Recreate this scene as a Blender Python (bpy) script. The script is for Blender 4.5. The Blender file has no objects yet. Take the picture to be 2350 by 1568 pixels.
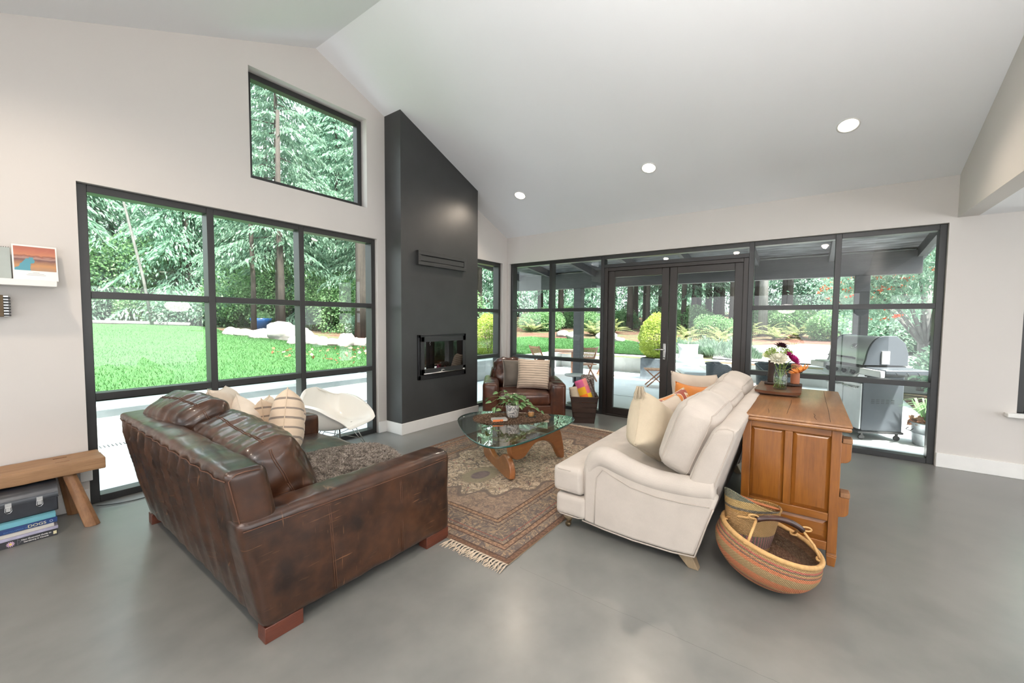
import bpy, bmesh, math, random
import numpy as np
from mathutils import Vector, Matrix, noise
C = bpy.context.scene.collection
SC = bpy.context.scene
PI = math.pi

# ---------------------------------------------------------------- camera
def cam_axes(yaw, pitch, roll):
    cy, sy, cp, sp = math.cos(yaw), math.sin(yaw), math.cos(pitch), math.sin(pitch)
    f = Vector((cy*cp, sy*cp, -sp)); r = Vector((sy, -cy, 0)); u = r.cross(f)
    cr, sr = math.cos(roll), math.sin(roll)
    return r*cr+u*sr, -r*sr+u*cr, f
cam = bpy.data.cameras.new('camera'); cam_o = bpy.data.objects.new('camera', cam); C.objects.link(cam_o)
_r, _u, _f = cam_axes(.6306, .0512, .0078)
cam_o.matrix_world = Matrix(((_r.x, _u.x, -_f.x, 0), (_r.y, _u.y, -_f.y, 0), (_r.z, _u.z, -_f.z, 1.535), (0, 0, 0, 1)))
cam.sensor_width = 36; cam.lens = 932.4/2350*36; cam.clip_start = .05; cam.clip_end = 300
SC.camera = cam_o

# ---------------------------------------------------------------- light and exposure
SC.view_settings.view_transform = 'Standard'; SC.view_settings.look = 'None'
SC.view_settings.gamma = 1; SC.view_settings.use_curve_mapping = False
SC.view_settings.exposure = 0.70
w = bpy.data.worlds.new('sky'); SC.world = w; w.use_nodes = True
wn = w.node_tree.nodes; bg = wn['Background']
SKY_STRENGTH = 2.5
wtc = wn.new('ShaderNodeTexCoord'); wsep = wn.new('ShaderNodeSeparateXYZ'); wr = wn.new('ShaderNodeValToRGB')
w.node_tree.links.new(wtc.outputs['Generated'], wsep.inputs[0]); w.node_tree.links.new(wsep.outputs['Z'], wr.inputs[0])
wr.color_ramp.elements[0].position = 0.0; wr.color_ramp.elements[0].color = (.95, .98, 1, 1)
wr.color_ramp.elements[1].position = .8; wr.color_ramp.elements[1].color = (.78, .92, 1, 1)
w.node_tree.links.new(wr.outputs[0], bg.inputs[0]); bg.inputs[1].default_value = SKY_STRENGTH
sun = bpy.data.lights.new('sun', 'SUN'); sun.energy = 17.0; sun.angle = math.radians(4); sun.color = (1, .96, .88)
sun_o = bpy.data.objects.new('sun', sun); C.objects.link(sun_o)
sun_o.rotation_euler = Vector((.16, .42, -.89)).to_track_quat('-Z', 'Y').to_euler()
CYC = SC.cycles
CYC.max_bounces = 9; CYC.diffuse_bounces = 5; CYC.glossy_bounces = 4; CYC.transmission_bounces = 6
CYC.transparent_max_bounces = 24; CYC.caustics_reflective = False; CYC.caustics_refractive = False
CYC.sample_clamp_indirect = 6; CYC.use_denoising = True

# ---------------------------------------------------------------- scene helpers
def thing(name, label, cat, loc=(0, 0, 0), rotz=0, group=None, rot=None):
    o = bpy.data.objects.new(name, None); C.objects.link(o); o.empty_display_size = .1
    o.location = loc; o.rotation_euler = rot if rot else (0, 0, rotz)
    o['label'] = label; o['category'] = cat
    if group: o['group'] = group
    return o
def tag(o, label, cat, group=None, kind=None):
    o['label'] = label; o['category'] = cat
    if group: o['group'] = group
    if kind: o['kind'] = kind
    return o
def structure(o, label=None):
    o['kind'] = 'structure'
    if label: o['label'] = label
    return o
def sempty(name):
    o = bpy.data.objects.new(name, None); C.objects.link(o); o['kind'] = 'structure'; return o
def relabel(o, label, group=None):
    o['label'] = label
    if group: o['group'] = group
def copy_tree(o, parent=None):
    kids = [c for c in list(C.objects) if c.parent == o]
    n = o.copy(); C.objects.link(n); n.parent = parent
    for k in kids: copy_tree(k, n)
    return n

# ---------------------------------------------------------------- mesh builder
class MB:
    def __init__(s): s.v = []; s.f = []; s.uv = {}
    def add(s, vs, fs, uvs=None):
        b = len(s.v); s.v += [tuple(p) for p in vs]; n = len(s.f)
        s.f += [tuple(i+b for i in f) for f in fs]
        if uvs:
            for k, f in enumerate(fs): s.uv[n+k] = [uvs[i] for i in f]
        return s
    def tf(s, M, start=0):
        s.v = s.v[:start] + [tuple(M @ Vector(p)) for p in s.v[start:]]; return s
    def box(s, x0, x1, y0, y1, z0, z1):
        return s.add([(x, y, z) for x in (x0, x1) for y in (y0, y1) for z in (z0, z1)],
            [(0, 1, 3, 2), (4, 6, 7, 5), (0, 4, 5, 1), (2, 3, 7, 6), (0, 2, 6, 4), (1, 5, 7, 3)])
    def cbox(s, c, d, rot=None):
        st = len(s.v); s.box(-d[0]/2, d[0]/2, -d[1]/2, d[1]/2, -d[2]/2, d[2]/2)
        M = Matrix.Translation(c)
        if rot is not None: M = M @ rot.to_4x4()
        return s.tf(M, st)
    def beam(s, a, b, w, h, up=(0, 0, 1)):
        a = Vector(a); b = Vector(b); d = (b-a); L = d.length; d.normalize()
        u = Vector(up); sd = d.cross(u)
        if sd.length < 1e-4: sd = d.cross(Vector((1, 0, 0)))
        sd.normalize(); u = sd.cross(d)
        vs = [p+sd*i*w/2+u*j*h/2 for p in (a, b) for i, j in ((-1, -1), (1, -1), (1, 1), (-1, 1))]
        return s.add(vs, [(0, 3, 2, 1), (4, 5, 6, 7), (0, 1, 5, 4), (1, 2, 6, 5), (2, 3, 7, 6), (3, 0, 4, 7)])
    def tube(s, pts, r, n=8, closed=False, cap=True):
        pts = [Vector(p) for p in pts]; m = len(pts)
        rs = r if isinstance(r, (list, tuple)) else [r]*m
        vs = []; fs = []; ref = None
        for i, p in enumerate(pts):
            if closed: t = pts[(i+1) % m]-pts[i-1]
            else: t = pts[min(i+1, m-1)]-pts[max(i-1, 0)]
            if t.length < 1e-9: t = Vector((0, 0, 1))
            t.normalize()
            if ref is None: ref = t.orthogonal().normalized()
            ref = (ref-t*ref.dot(t))
            if ref.length < 1e-6: ref = t.orthogonal()
            ref.normalize(); b = t.cross(ref)
            for k in range(n):
                a = 2*PI*k/n; vs.append(p+(ref*math.cos(a)+b*math.sin(a))*rs[i])
        R = m if closed else m-1
        for i in range(R):
            for k in range(n):
                j = (i+1) % m; fs.append((i*n+k, i*n+(k+1) % n, j*n+(k+1) % n, j*n+k))
        if cap and not closed:
            fs.append(tuple(range(n-1, -1, -1))); fs.append(tuple((m-1)*n+k for k in range(n)))
        return s.add(vs, fs)
    def lathe(s, prof, n=24, c=(0, 0, 0), sx=1, sy=1, cap=True):
        vs = []; fs = []; m = len(prof)
        for r, z in prof:
            for k in range(n):
                a = 2*PI*k/n; vs.append((c[0]+r*sx*math.cos(a), c[1]+r*sy*math.sin(a), c[2]+z))
        for i in range(m-1):
            for k in range(n): fs.append((i*n+k, i*n+(k+1) % n, (i+1)*n+(k+1) % n, (i+1)*n+k))
        if cap: fs.append(tuple(range(n-1, -1, -1))); fs.append(tuple((m-1)*n+k for k in range(n)))
        return s.add(vs, fs)
    def prism(s, poly, a, b, axis='y'):
        """polygon in the plane across AXIS, from a to b"""
        n = len(poly)
        def P(q, t):
            if axis == 'y': return (q[0], t, q[1])
            if axis == 'x': return (t, q[0], q[1])
            return (q[0], q[1], t)
        vs = [P(q, a) for q in poly]+[P(q, b) for q in poly]
        fs = [tuple(range(n-1, -1, -1)), tuple(range(n, 2*n))]+[(i, (i+1) % n, n+(i+1) % n, n+i) for i in range(n)]
        return s.add(vs, fs)
    def grid(s, fn, nu, nv, wrap_u=False, wrap_v=False):
        vs = []; uvs = []; fs = []
        for i in range(nu+1):
            for j in range(nv+1):
                u, v = i/nu, j/nv; vs.append(fn(u, v)); uvs.append((u, v))
        for i in range(nu):
            for j in range(nv):
                a = i*(nv+1)+j; fs.append((a, a+nv+1, a+nv+2, a+1))
        return s.add(vs, fs, uvs)
    def build(s, name, mat, parent=None, smooth=False, bevel=0, seg=2, weld=False, recalc=True, subsurf=0, loc=None, rot=None, auto=None, world=False):
        if world: s.tf(Matrix.Translation(-parent.location))
        me = bpy.data.meshes.new(name); me.from_pydata(s.v, [], s.f)
        if s.uv:
            ul = me.uv_layers.new(name='uv'); k = 0
            for fi, f in enumerate(s.f):
                u = s.uv.get(fi)
                for c_ in range(len(f)):
                    ul.data[k].uv = u[c_] if u else (0, 0); k += 1
        if weld or recalc:
            bm = bmesh.new(); bm.from_mesh(me)
            if weld: bmesh.ops.remove_doubles(bm, verts=bm.verts, dist=1e-4)
            if recalc: bmesh.ops.recalc_face_normals(bm, faces=bm.faces)
            bm.to_mesh(me); bm.free()
        me.materials.append(mat)
        if smooth: me.shade_smooth()
        o = bpy.data.objects.new(name, me); C.objects.link(o)
        if parent: o.parent = parent
        if loc: o.location = loc
        if rot: o.rotation_euler = rot
        if bevel:
            m = o.modifiers.new('b', 'BEVEL'); m.width = bevel; m.segments = seg; m.limit_method = 'ANGLE'; m.angle_limit = .6
            if not smooth:
                me.shade_smooth()
                try: me.set_sharp_from_angle(angle=.7)
                except Exception: pass
        if subsurf:
            m = o.modifiers.new('s', 'SUBSURF'); m.levels = subsurf; m.render_levels = subsurf
        if auto:
            me.shade_smooth(); me.set_sharp_from_angle(angle=auto)
        return o
def B(x0, x1, y0, y1, z0, z1): return MB().box(x0, x1, y0, y1, z0, z1)
def quads(name, P, mat, parent=None, k=4, uv=False):
    """P: (n,k,3) array of separate faces -> one mesh (for leaves, blades, fringe)"""
    P = np.asarray(P, dtype=np.float32); n = len(P)
    me = bpy.data.meshes.new(name); me.vertices.add(n*k); me.vertices.foreach_set('co', P.reshape(-1))
    me.loops.add(n*k); me.loops.foreach_set('vertex_index', np.arange(n*k, dtype=np.int32))
    me.polygons.add(n); me.polygons.foreach_set('loop_start', np.arange(0, n*k, k, dtype=np.int32))
    me.update(calc_edges=True); me.materials.append(mat)
    o = bpy.data.objects.new(name, me); C.objects.link(o)
    if parent: o.parent = parent
    return o
def fbm(x, y, z=0, o=3):
    v = 0; a = 1
    for _ in range(o): v += a*noise.noise(Vector((x, y, z))); x *= 2.03; y *= 2.03; z *= 2.03; a *= .5
    return v

# soft boxes: cushions, upholstered arms
def boxmap(s, r, bulge=(0, 0, 0), amp=0, freq=4, seed=0, post=None):
    sx, sy, sz = s
    def f(p):
        q = Vector((p[0]*sx/2, p[1]*sy/2, p[2]*sz/2))
        inn = Vector((max(-sx/2+r, min(sx/2-r, q.x)), max(-sy/2+r, min(sy/2-r, q.y)), max(-sz/2+r, min(sz/2-r, q.z))))
        d = q-inn
        if d.length > 1e-7: q = inn+d.normalized()*r
        a, b, c = p
        q += Vector((bulge[0]*a*(1-b*b)*(1-c*c), bulge[1]*b*(1-a*a)*(1-c*c), bulge[2]*c*(1-a*a)*(1-b*b)))
        if amp:
            k = freq; n = Vector((a, b, c)); n.normalize()
            q += n*(amp*fbm(q.x*k+seed, q.y*k+seed*1.7, q.z*k, 3))
        if post: q = post(q, p)
        return q
    return f
def softbox(mb, f, n=(16, 16, 16)):
    nx, ny, nz = n
    def e(t): # denser near the edges
        t = t*2-1; return math.copysign(1-(1-abs(t))**1.5, t) if abs(t) < 1 else t
    for sgn in (-1, 1):
        mb.grid(lambda u, v: f((e(u), e(v), sgn)), nx, ny)
        mb.grid(lambda u, v: f((e(u), sgn, e(v))), nx, nz)
        mb.grid(lambda u, v: f((sgn, e(u), e(v))), ny, nz)
    return mb
def ringpath(f, axis, side, n=24, out=1.0):
    """loop of points along the edge of face axis=side"""
    pts = []
    o = [i for i in range(3) if i != axis]
    for k in range(4*n):
        e, t = divmod(k, n); t = t/n*2-1
        a, b = [(t, -1), (1, t), (-t, 1), (-1, -t)][e]
        p = [0, 0, 0]; p[axis] = side; p[o[0]] = a; p[o[1]] = b
        pts.append(f(p)*out)
    return pts
def pillow_mesh(w, h, t, n=26, c=.10, amp=.008, seed=0, edge=.012, crush=0):
    """knife-edge pillow standing in the xz plane, thickness along y, uv 0..1"""
    mb = MB()
    def side(sg):
        def fn(u, v):
            a = u*2-1; b = v*2-1
            x = w/2*a*(1-c*(1-b*b)*abs(a)); z = h/2*b*(1-c*(1-a*a)*abs(b))
            th = max(0, (1-a**4)*(1-b**4))**.62
            y = sg*(t/2*th+edge*.5*(1 if abs(a) < 1 and abs(b) < 1 else 0))
            y += amp*fbm(x*7+seed, z*7+seed*2, sg*3, 3)*(1-max(abs(a), abs(b))**6)
            z2 = z - crush*max(0, 1-abs(a)*1.1)*max(0, b)**2*h
            return (x, y, z2)
        return fn
    mb.grid(side(-1), n, n); mb.grid(side(1), n, n)
    return mb
# ---------------------------------------------------------------- materials
class Mat:
    def __init__(s, name):
        s.m = bpy.data.materials.new(name); s.m.use_nodes = True
        s.t = s.m.node_tree; s.n = s.t.nodes; s.b = s.n['Principled BSDF']; s.out = s.n['Material Output']
    def node(s, typ, props=None, **inp):
        n = s.n.new('ShaderNode'+typ)
        for k, v in (props or {}).items(): setattr(n, k, v)
        for k, v in inp.items():
            i = n.inputs[int(k[1:])] if k[0] == 'i' and k[1:].isdigit() else n.inputs[k.replace('_', ' ')]
            s.put(i, v)
        return n
    def put(s, i, v):
        if isinstance(v, bpy.types.NodeSocket): s.t.links.new(v, i)
        elif isinstance(v, bpy.types.Node): s.t.links.new(v.outputs[0], i)
        else:
            if i.type == 'RGBA' and len(v) == 3: v = (*v, 1)
            i.default_value = v
    def set(s, **k):
        for a, v in k.items(): s.put(s.b.inputs[a.replace('_', ' ')], v)
        return s
    def co(s, kind='Object', scale=(1, 1, 1), rot=(0, 0, 0)):
        tc = s.n.new('ShaderNodeTexCoord'); mp = s.n.new('ShaderNodeMapping')
        s.t.links.new(tc.outputs[kind], mp.inputs[0]); mp.inputs['Scale'].default_value = scale; mp.inputs['Rotation'].default_value = rot
        return mp.outputs[0]
    def world(s, scale=(1, 1, 1)):
        g = s.n.new('ShaderNodeNewGeometry'); mp = s.n.new('ShaderNodeMapping')
        s.t.links.new(g.outputs['Position'], mp.inputs[0]); mp.inputs['Scale'].default_value = scale; return mp.outputs[0]
    def noise(s, vec, scale, detail=4, rough=.55, dist=0):
        return s.node('TexNoise', Vector=vec, Scale=scale, Detail=detail, Roughness=rough, Distortion=dist).outputs['Fac']
    def ramp(s, fac, *stops, interp='LINEAR'):
        r = s.n.new('ShaderNodeValToRGB'); s.put(r.inputs[0], fac); cr = r.color_ramp; cr.interpolation = interp
        while len(cr.elements) < len(stops): cr.elements.new(1)
        for e, (p, c) in zip(cr.elements, stops):
            e.position = p; e.color = (*c, 1) if not isinstance(c, (int, float)) else (c, c, c, 1)
        return r.outputs[0]
    def mix(s, fac, a, b, mode='MIX'):
        m = s.n.new('ShaderNodeMix'); m.data_type = 'RGBA'; m.blend_type = mode
        s.put(m.inputs[0], fac); s.put(m.inputs[6], a); s.put(m.inputs[7], b); return m.outputs[2]
    def math(s, op, a, b=0, c=None):
        m = s.n.new('ShaderNodeMath'); m.operation = op; s.put(m.inputs[0], a); s.put(m.inputs[1], b)
        if c is not None: s.put(m.inputs[2], c)
        return m.outputs[0]
    def sep(s, v):
        n = s.n.new('ShaderNodeSeparateXYZ'); s.put(n.inputs[0], v); return n.outputs
    def bump(s, h, strength=.3, dist=.01):
        b = s.node('Bump', Strength=strength, Distance=dist, Height=h); s.put(s.b.inputs['Normal'], b.outputs[0]); return s
def plain(name, col, rough=.5, metal=0, vary=.06, scale=8, bump=0, coat=0, spec=.5):
    m = Mat(name); v = m.co(); n = m.noise(v, scale)
    c = m.ramp(n, (.3, tuple(x*(1-vary) for x in col)), (.7, tuple(min(1, x*(1+vary)) for x in col)))
    m.set(Base_Color=c, Roughness=rough, Metallic=metal)
    m.b.inputs['Specular IOR Level'].default_value = spec
    if coat: m.b.inputs['Coat Weight'].default_value = coat; m.b.inputs['Coat Roughness'].default_value = .12
    if bump: m.bump(m.noise(v, scale*6, 3), bump, .003)
    return m.m
def wall_paint(name, col):
    m = Mat(name); v = m.world()
    m.set(Base_Color=m.ramp(m.noise(v, .8, 2), (.3, tuple(c*.975 for c in col)), (.7, col)), Roughness=.75)
    m.bump(m.noise(v, 90, 2), .06, .002); return m.m
def wood(name, light, dark, scale=1.0, axis='x', rough=.42, coat=.15, knots=True, bump=.12):
    m = Mat(name); st = {'x': (.6, 7, 7), 'y': (7, .6, 7), 'z': (7, 7, .6)}[axis]
    v = m.co('Object', tuple(a*scale for a in st))
    n1 = m.noise(v, 2.2, 6, .6, .6); n2 = m.noise(m.co('Object', tuple(a*scale*5 for a in st)), 3, 3)
    base = m.ramp(n1, (.28, dark), (.5, tuple((a+b)/2 for a, b in zip(light, dark))), (.68, light))
    c = m.mix(.28, base, m.ramp(n2, (.35, dark), (.65, light)), 'MIX')
    c = m.mix(m.ramp(m.noise(m.co(), 3.5, 3), (.35, .0), (.75, .45)), c, tuple(x*.6 for x in dark))
    m.set(Base_Color=c, Roughness=rough); m.b.inputs['Coat Weight'].default_value = coat; m.b.inputs['Coat Roughness'].default_value = .2
    m.bump(n2, bump, .002); return m.m
def leather(name, col, dark, scale=1):
    m = Mat(name); v = m.co()
    blot = m.noise(v, 3*scale, 3, .5); fine = m.noise(v, 13, 3, .5)
    base = m.mix(m.ramp(blot, (.35, 0.0), (.7, 1.0)), dark, col)
    base = m.mix(m.ramp(fine, (.40, 0), (.80, .40)), base, tuple(min(1, c*2.1) for c in col))
    # scratches: thin bands of distorted noise
    def scr(sc, rot):
        vv = m.co('Object', sc, rot); return m.ramp(m.noise(vv, 1, 2, .5, .2), (.665, 0), (.70, .8))
    msk = m.ramp(m.noise(v, 5, 2), (.5, 0), (.62, 1))
    s1 = m.mix(msk, (0, 0, 0), scr((6, 6, 150), (0.5, .9, .2))); s2 = m.mix(m.ramp(m.noise(v, 4.1, 2), (.52, 0), (.6, 1)), (0, 0, 0), scr((140, 7, 7), (.1, 1.1, .7)))
    base = m.mix(m.mix(1, s1, s2, 'LIGHTEN'), base, (.20, .095, .045))
    m.set(Base_Color=base, Roughness=m.ramp(m.noise(v, 14, 4), (.3, .29), (.7, .40)))
    m.b.inputs['Specular IOR Level'].default_value = .4; m.b.inputs['Coat Weight'].default_value = .4; m.b.inputs['Coat Roughness'].default_value = .12
    h = m.math('ADD', m.math('MULTIPLY', m.noise(v, 7, 2, .4), .9), m.math('MULTIPLY', m.noise(v, 90, 1), .03))
    m.bump(h, .35, .012); return m.m
def fabric(name, col, rough=.9, weave=420, vary=.07, bump=.25, uvstripes=None):
    m = Mat(name); v = m.co()
    n = m.noise(v, 6, 4); w1 = m.node('TexWave', {'bands_direction': 'X'}, Vector=v, Scale=weave/6.28, Distortion=1.0, Detail=1).outputs['Fac']
    w2 = m.node('TexWave', {'bands_direction': 'Z'}, Vector=v, Scale=weave/6.28, Distortion=1.0, Detail=1).outputs['Fac']
    wv = m.math('ADD', w1, w2)
    c = m.ramp(n, (.3, tuple(x*(1-vary) for x in col)), (.7, tuple(min(1, x*(1+vary)) for x in col)))
    if uvstripes: c = uvstripes(m, c)
    c = m.mix(m.math('MULTIPLY', m.noise(v, 160, 2), .18), c, tuple(x*.6 for x in col))
    m.set(Base_Color=c, Roughness=rough); m.b.inputs['Sheen Weight'].default_value = .15
    h = m.math('ADD', m.math('MULTIPLY', wv, .1), m.math('MULTIPLY', m.noise(v, 7, 4), 2.2))
    m.bump(h, bump, .008); return m.m
def stripes(bands, col):
    """bands: list of (lo,hi) in v"""
    def f(m, c):
        tc = m.n.new('ShaderNodeTexCoord'); uv = m.sep(tc.outputs['UV'])
        v = m.math('ADD', uv[1], m.math('MULTIPLY', m.math('SUBTRACT', m.noise(m.co('UV'), 5, 2), .5), .02))
        tot = None
        for lo, hi in bands:
            k = m.math('MULTIPLY', m.math('GREATER_THAN', v, lo), m.math('LESS_THAN', v, hi))
            tot = k if tot is None else m.math('MAXIMUM', tot, k)
        return m.mix(m.math('MULTIPLY', tot, .85), c, col)
    return f
def leaf_mat(name, a, b, c=None, trans=.45, rough=.55, tcol=None):
    m = Mat(name); g = m.n.new('ShaderNodeNewGeometry')
    col = m.ramp(g.outputs['Random Per Island'], (0, a), (.6, b), (1, c or b))
    m.set(Base_Color=col, Roughness=rough)
    t = m.node('BsdfTranslucent', Color=m.mix(.5, col, tcol or (b[0]*1.5, min(1, b[1]*1.6), b[2]*1.2)))
    mx = m.node('MixShader', i0=trans, i1=m.b.outputs[0], i2=t.outputs[0]); m.t.links.new(mx.outputs[0], m.out.inputs[0]); return m.m
def glass_thin(name, tint=(.965, .99, .985), refl=1.7):
    m = Mat(name); m.n.remove(m.b)
    f = m.node('Fresnel', IOR=1.45); g = m.n.new('ShaderNodeNewGeometry'); k = m.math('MULTIPLY', m.math('MULTIPLY', f.outputs[0], refl), m.math('SUBTRACT', 1, g.outputs['Backfacing']))
    mx = m.node('MixShader', i0=k, i1=m.node('BsdfTransparent', Color=tint).outputs[0], i2=m.node('BsdfGlossy', Roughness=0.0).outputs[0])
    m.t.links.new(mx.outputs[0], m.out.inputs[0]); return m.m
def emit(name, col, s):
    m = Mat(name); m.n.remove(m.b); e = m.node('Emission', Color=col, Strength=s); m.t.links.new(e.outputs[0], m.out.inputs[0]); return m.m

M = {}
M['wall'] = wall_paint('warm white wall paint', (.645, .61, .58))
M['ceiling'] = wall_paint('white ceiling paint', (.90, .91, .935))
M['white_trim'] = plain('white trim', (.82, .81, .79), .45, vary=.02)
M['chimney'] = plain('charcoal wall paint', (.036, .037, .037), .42, vary=.12, scale=3, bump=.05)
M['black_frame'] = plain('black window frame', (.022, .022, .022), .38, vary=.1, scale=4)
M['door_frame'] = plain('dark bronze door frame', (.022, .0165, .014), .38, vary=.12, scale=4)
M['chrome'] = plain('brushed chrome', (.62, .61, .6), .25, 1, vary=.03)
M['black_plastic'] = plain('black plastic', (.02, .02, .021), .4)
M['black_metal'] = plain('black metal', (.018, .018, .02), .3, .3)
M['glass'] = glass_thin('window glass')
def _floor():
    m = Mat('polished concrete'); v = m.world()
    n = m.noise(v, .8, 3, .55, .2); n2 = m.noise(v, 4, 4, .55, .0); n3 = m.noise(v, 90, 3)
    c = m.ramp(n, (.2, (.140, .142, .136)), (.5, (.178, .178, .169)), (.8, (.222, .218, .206)))
    c = m.mix(.35, c, m.ramp(n2, (.3, (.135, .138, .132)), (.7, (.25, .245, .232))))
    x = m.sep(v)
    # one hairline shrinkage crack across the slab
    jt = m.math('LESS_THAN', m.math('ABSOLUTE', m.math('SUBTRACT', m.math('ADD', x[0], m.math('MULTIPLY', m.noise(v, 4, 5, .7), .035)), 2.037)), .0011)
    c = m.mix(m.math('MULTIPLY', jt, m.math('MULTIPLY', m.math('LESS_THAN', x[1], 1.4), .6)), c, (.08, .08, .08))
    m.set(Base_Color=c, Roughness=m.ramp(n2, (.3, .29), (.7, .36)))
    m.b.inputs['Coat Weight'].default_value = .12; m.b.inputs['Coat Roughness'].default_value = .2
    m.bump(n2, .04, .01); return m.m
M['floor'] = _floor()
M['leather'] = leather('worn brown leather', (.056, .0215, .0095), (.013, .0060, .0038))
M['leather2'] = leather('chestnut leather', (.085, .028, .014), (.024, .008, .006))
M['thread'] = plain('tan stitching', (.085, .034, .017), .7)
M['sofa_foot'] = wood('red brown wood foot', (.13, .034, .016), (.07, .017, .009), 2)
M['linen'] = fabric('oatmeal linen', (.545, .485, .43))
M['linen_seam'] = fabric('linen piping', (.47, .41, .355))
M['cream'] = fabric('cream linen pillow', (.60, .51, .42))
M['cream_wool'] = fabric('cream wool', (.58, .49, .36), bump=.4)
def _brown_stripes(v0): return stripes([(.07, .105), (.22, .255), (.37, .40), (.52, .555), (.67, .70), (.82, .855)], (.13, .105, .095))
M['striped'] = fabric('cream pillow with grey stripes', (.64, .51, .38), uvstripes=_brown_stripes(0))
M['striped2'] = fabric('cream pillow with thin brown stripes', (.66, .53, .41), uvstripes=stripes([(.08+i*.083, .098+i*.083) for i in range(11)], (.10, .075, .06)))
M['grey_velvet'] = fabric('grey velvet', (.12, .10, .08), rough=.7)
M['pinewood'] = wood('honey pine', (.34, .125, .018), (.17, .052, .008), 1, 'z', .32, .35)
M['pinewood_y'] = wood('honey pine cross grain', (.36, .135, .020), (.18, .056, .009), 1, 'y', .32, .35)
M['pinetop'] = wood('aged pine top', (.42, .20, .075), (.20, .08, .026), 1, 'x', .30, .35)
M['benchwood'] = wood('oak bench wood', (.42, .24, .12), (.22, .11, .05), 1, 'x', .6, 0, bump=.25)
M['legwood'] = wood('oak leg wood', (.34, .17, .075), (.16, .07, .028), 1, 'z', .55, 0, bump=.2)
M['walnut'] = wood('cherry wood', (.38, .15, .05), (.22, .075, .025), .8, 'x', .32, .25)
M['darkwood'] = wood('dark crate wood', (.055, .026, .016), (.02, .010, .007), 1, 'x', .6, 0, bump=.3)
M['whitewash'] = wood('pale beech leg', (.36, .27, .17), (.24, .17, .10), 1, 'z', .5, .1)
M['teak'] = wood('weathered teak', (.52, .27, .17), (.33, .15, .09), 1, 'x', .6, 0)
M['white_shell'] = plain('white moulded plastic', (.84, .82, .77), .3, vary=.01, coat=.3)
M['concrete'] = plain('pale concrete', (.52, .54, .53), .85, vary=.12, scale=2.5, bump=.3)
M['patio'] = plain('patio concrete', (.78, .80, .82), .8, vary=.05, scale=1.5)
M['stained'] = wood('charcoal stained timber', (.085, .085, .09), (.055, .055, .06), .6, 'y', .6, 0, bump=0)
M['steel'] = plain('stainless steel', (.66, .67, .69), .3, .45, vary=.04)
M['grill_grey'] = plain('grey enamel', (.075, .085, .10), .35, .2, vary=.05)
M['galvanised'] = plain('galvanised steel', (.33, .36, .38), .45, .7, vary=.18, scale=14)

def _deck():
    m = Mat('weathered roof boards'); v = m.world(); x = m.sep(v)
    g = m.math('LESS_THAN', m.math('FRACT', m.math('MULTIPLY', x[0], 7)), .06); n = m.noise(m.world((3, .7, 3)), 4, 4)
    m.set(Base_Color=m.mix(g, m.ramp(n, (.35, (.06, .062, .068)), (.65, (.20, .21, .225))), (.015, .015, .016)), Roughness=.7); return m.m
M['deck'] = _deck()
# ---------------------------------------------------------------- room shell
YA, XB = 4.66, 6.20           # inner faces of the window wall and of the terrace wall
RX, RZ, SL = 2.54, 4.62, .42  # ridge position and roof slope
def ceil_z(x): return max(RZ-SL*abs(x-RX), 2.95)
def wall_strips(cols, along, t0, t1, top):
    """cols: (a0,a1,z0,z1 or None=up to the ceiling)"""
    mb = MB()
    for a0, a1, z0, z1 in cols:
        za, zb = (z1, z1) if z1 is not None else (top(a0)+.06, top(a1)+.06)
        vs = [(a, t, z) if along == 'x' else (t, a, z) for a, t, z in
              [(a0, t0, z0), (a1, t0, z0), (a1, t1, z0), (a0, t1, z0), (a0, t0, za), (a1, t0, zb), (a1, t1, zb), (a0, t1, za)]]
        mb.add(vs, [(0, 1, 2, 3), (4, 7, 6, 5), (0, 4, 5, 1), (1, 5, 6, 2), (2, 6, 7, 3), (3, 7, 4, 0)])
    return mb
BX = RX-(RZ-2.95)/SL
structure(B(-6, XB+.2, -8, YA+.2, -.2, 0).build('floor', M['floor']))
structure(wall_strips([(-6, BX, 0, None), (BX, .595, 0, None), (.595, 1.834, 2.6, None), (1.834, RX, 2.6, 2.975), (RX, 3.19, 2.6, 2.975),
    (1.834, RX, 4.09, None), (RX, 3.19, 4.09, None), (3.19, 3.335, 2.6, None), (3.335, 4.9, 0, None), (4.9, 6.07, 2.6, None), (6.07, XB+.2, 0, None)],
    'x', YA, YA+.22, ceil_z).build('wall_left', M['wall'], recalc=False))
zB = lambda y: ceil_z(XB)
structure(wall_strips([(4.60, YA, 0, None), (-1.153, 4.60, 2.6, None), (-1.21, -1.153, 0, None), (-1.70, -1.21, 0, 2.70), (-3.2, -1.70, 0, .655), (-3.2, -1.70, 2.1, 2.70), (-8, -3.2, 0, 2.70)],
    'y', XB, XB+.22, zB).build('wall_right', M['wall'], recalc=False))
# vaulted ceiling over the room, flat ceiling beyond the header
mb = MB()
for x0, x1 in ((-6, BX), (BX, RX), (RX, XB+.2)):
    z0, z1 = ceil_z(x0), ceil_z(x1)
    vs = [(x0, -1.30, z0), (x1, -1.30, z1), (x1, YA+.22, z1), (x0, YA+.22, z0)]
    mb.add(vs+[(a, b, c+.2) for a, b, c in vs], [(0, 1, 2, 3), (4, 7, 6, 5), (0, 4, 5, 1), (1, 5, 6, 2), (2, 6, 7, 3), (3, 7, 4, 0)])
structure(mb.build('ceiling', M['ceiling'], recalc=False))
structure(B(-6, XB, -8, -1.36, 2.645, 2.85).build('ceiling_flat', M['ceiling']))
structure(wall_strips([(-6, BX, 2.645, None), (BX, RX, 2.645, None), (RX, XB, 2.645, None)], 'x', -1.36, -1.21, ceil_z).build('wall_header', M['wall'], recalc=False))
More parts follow.
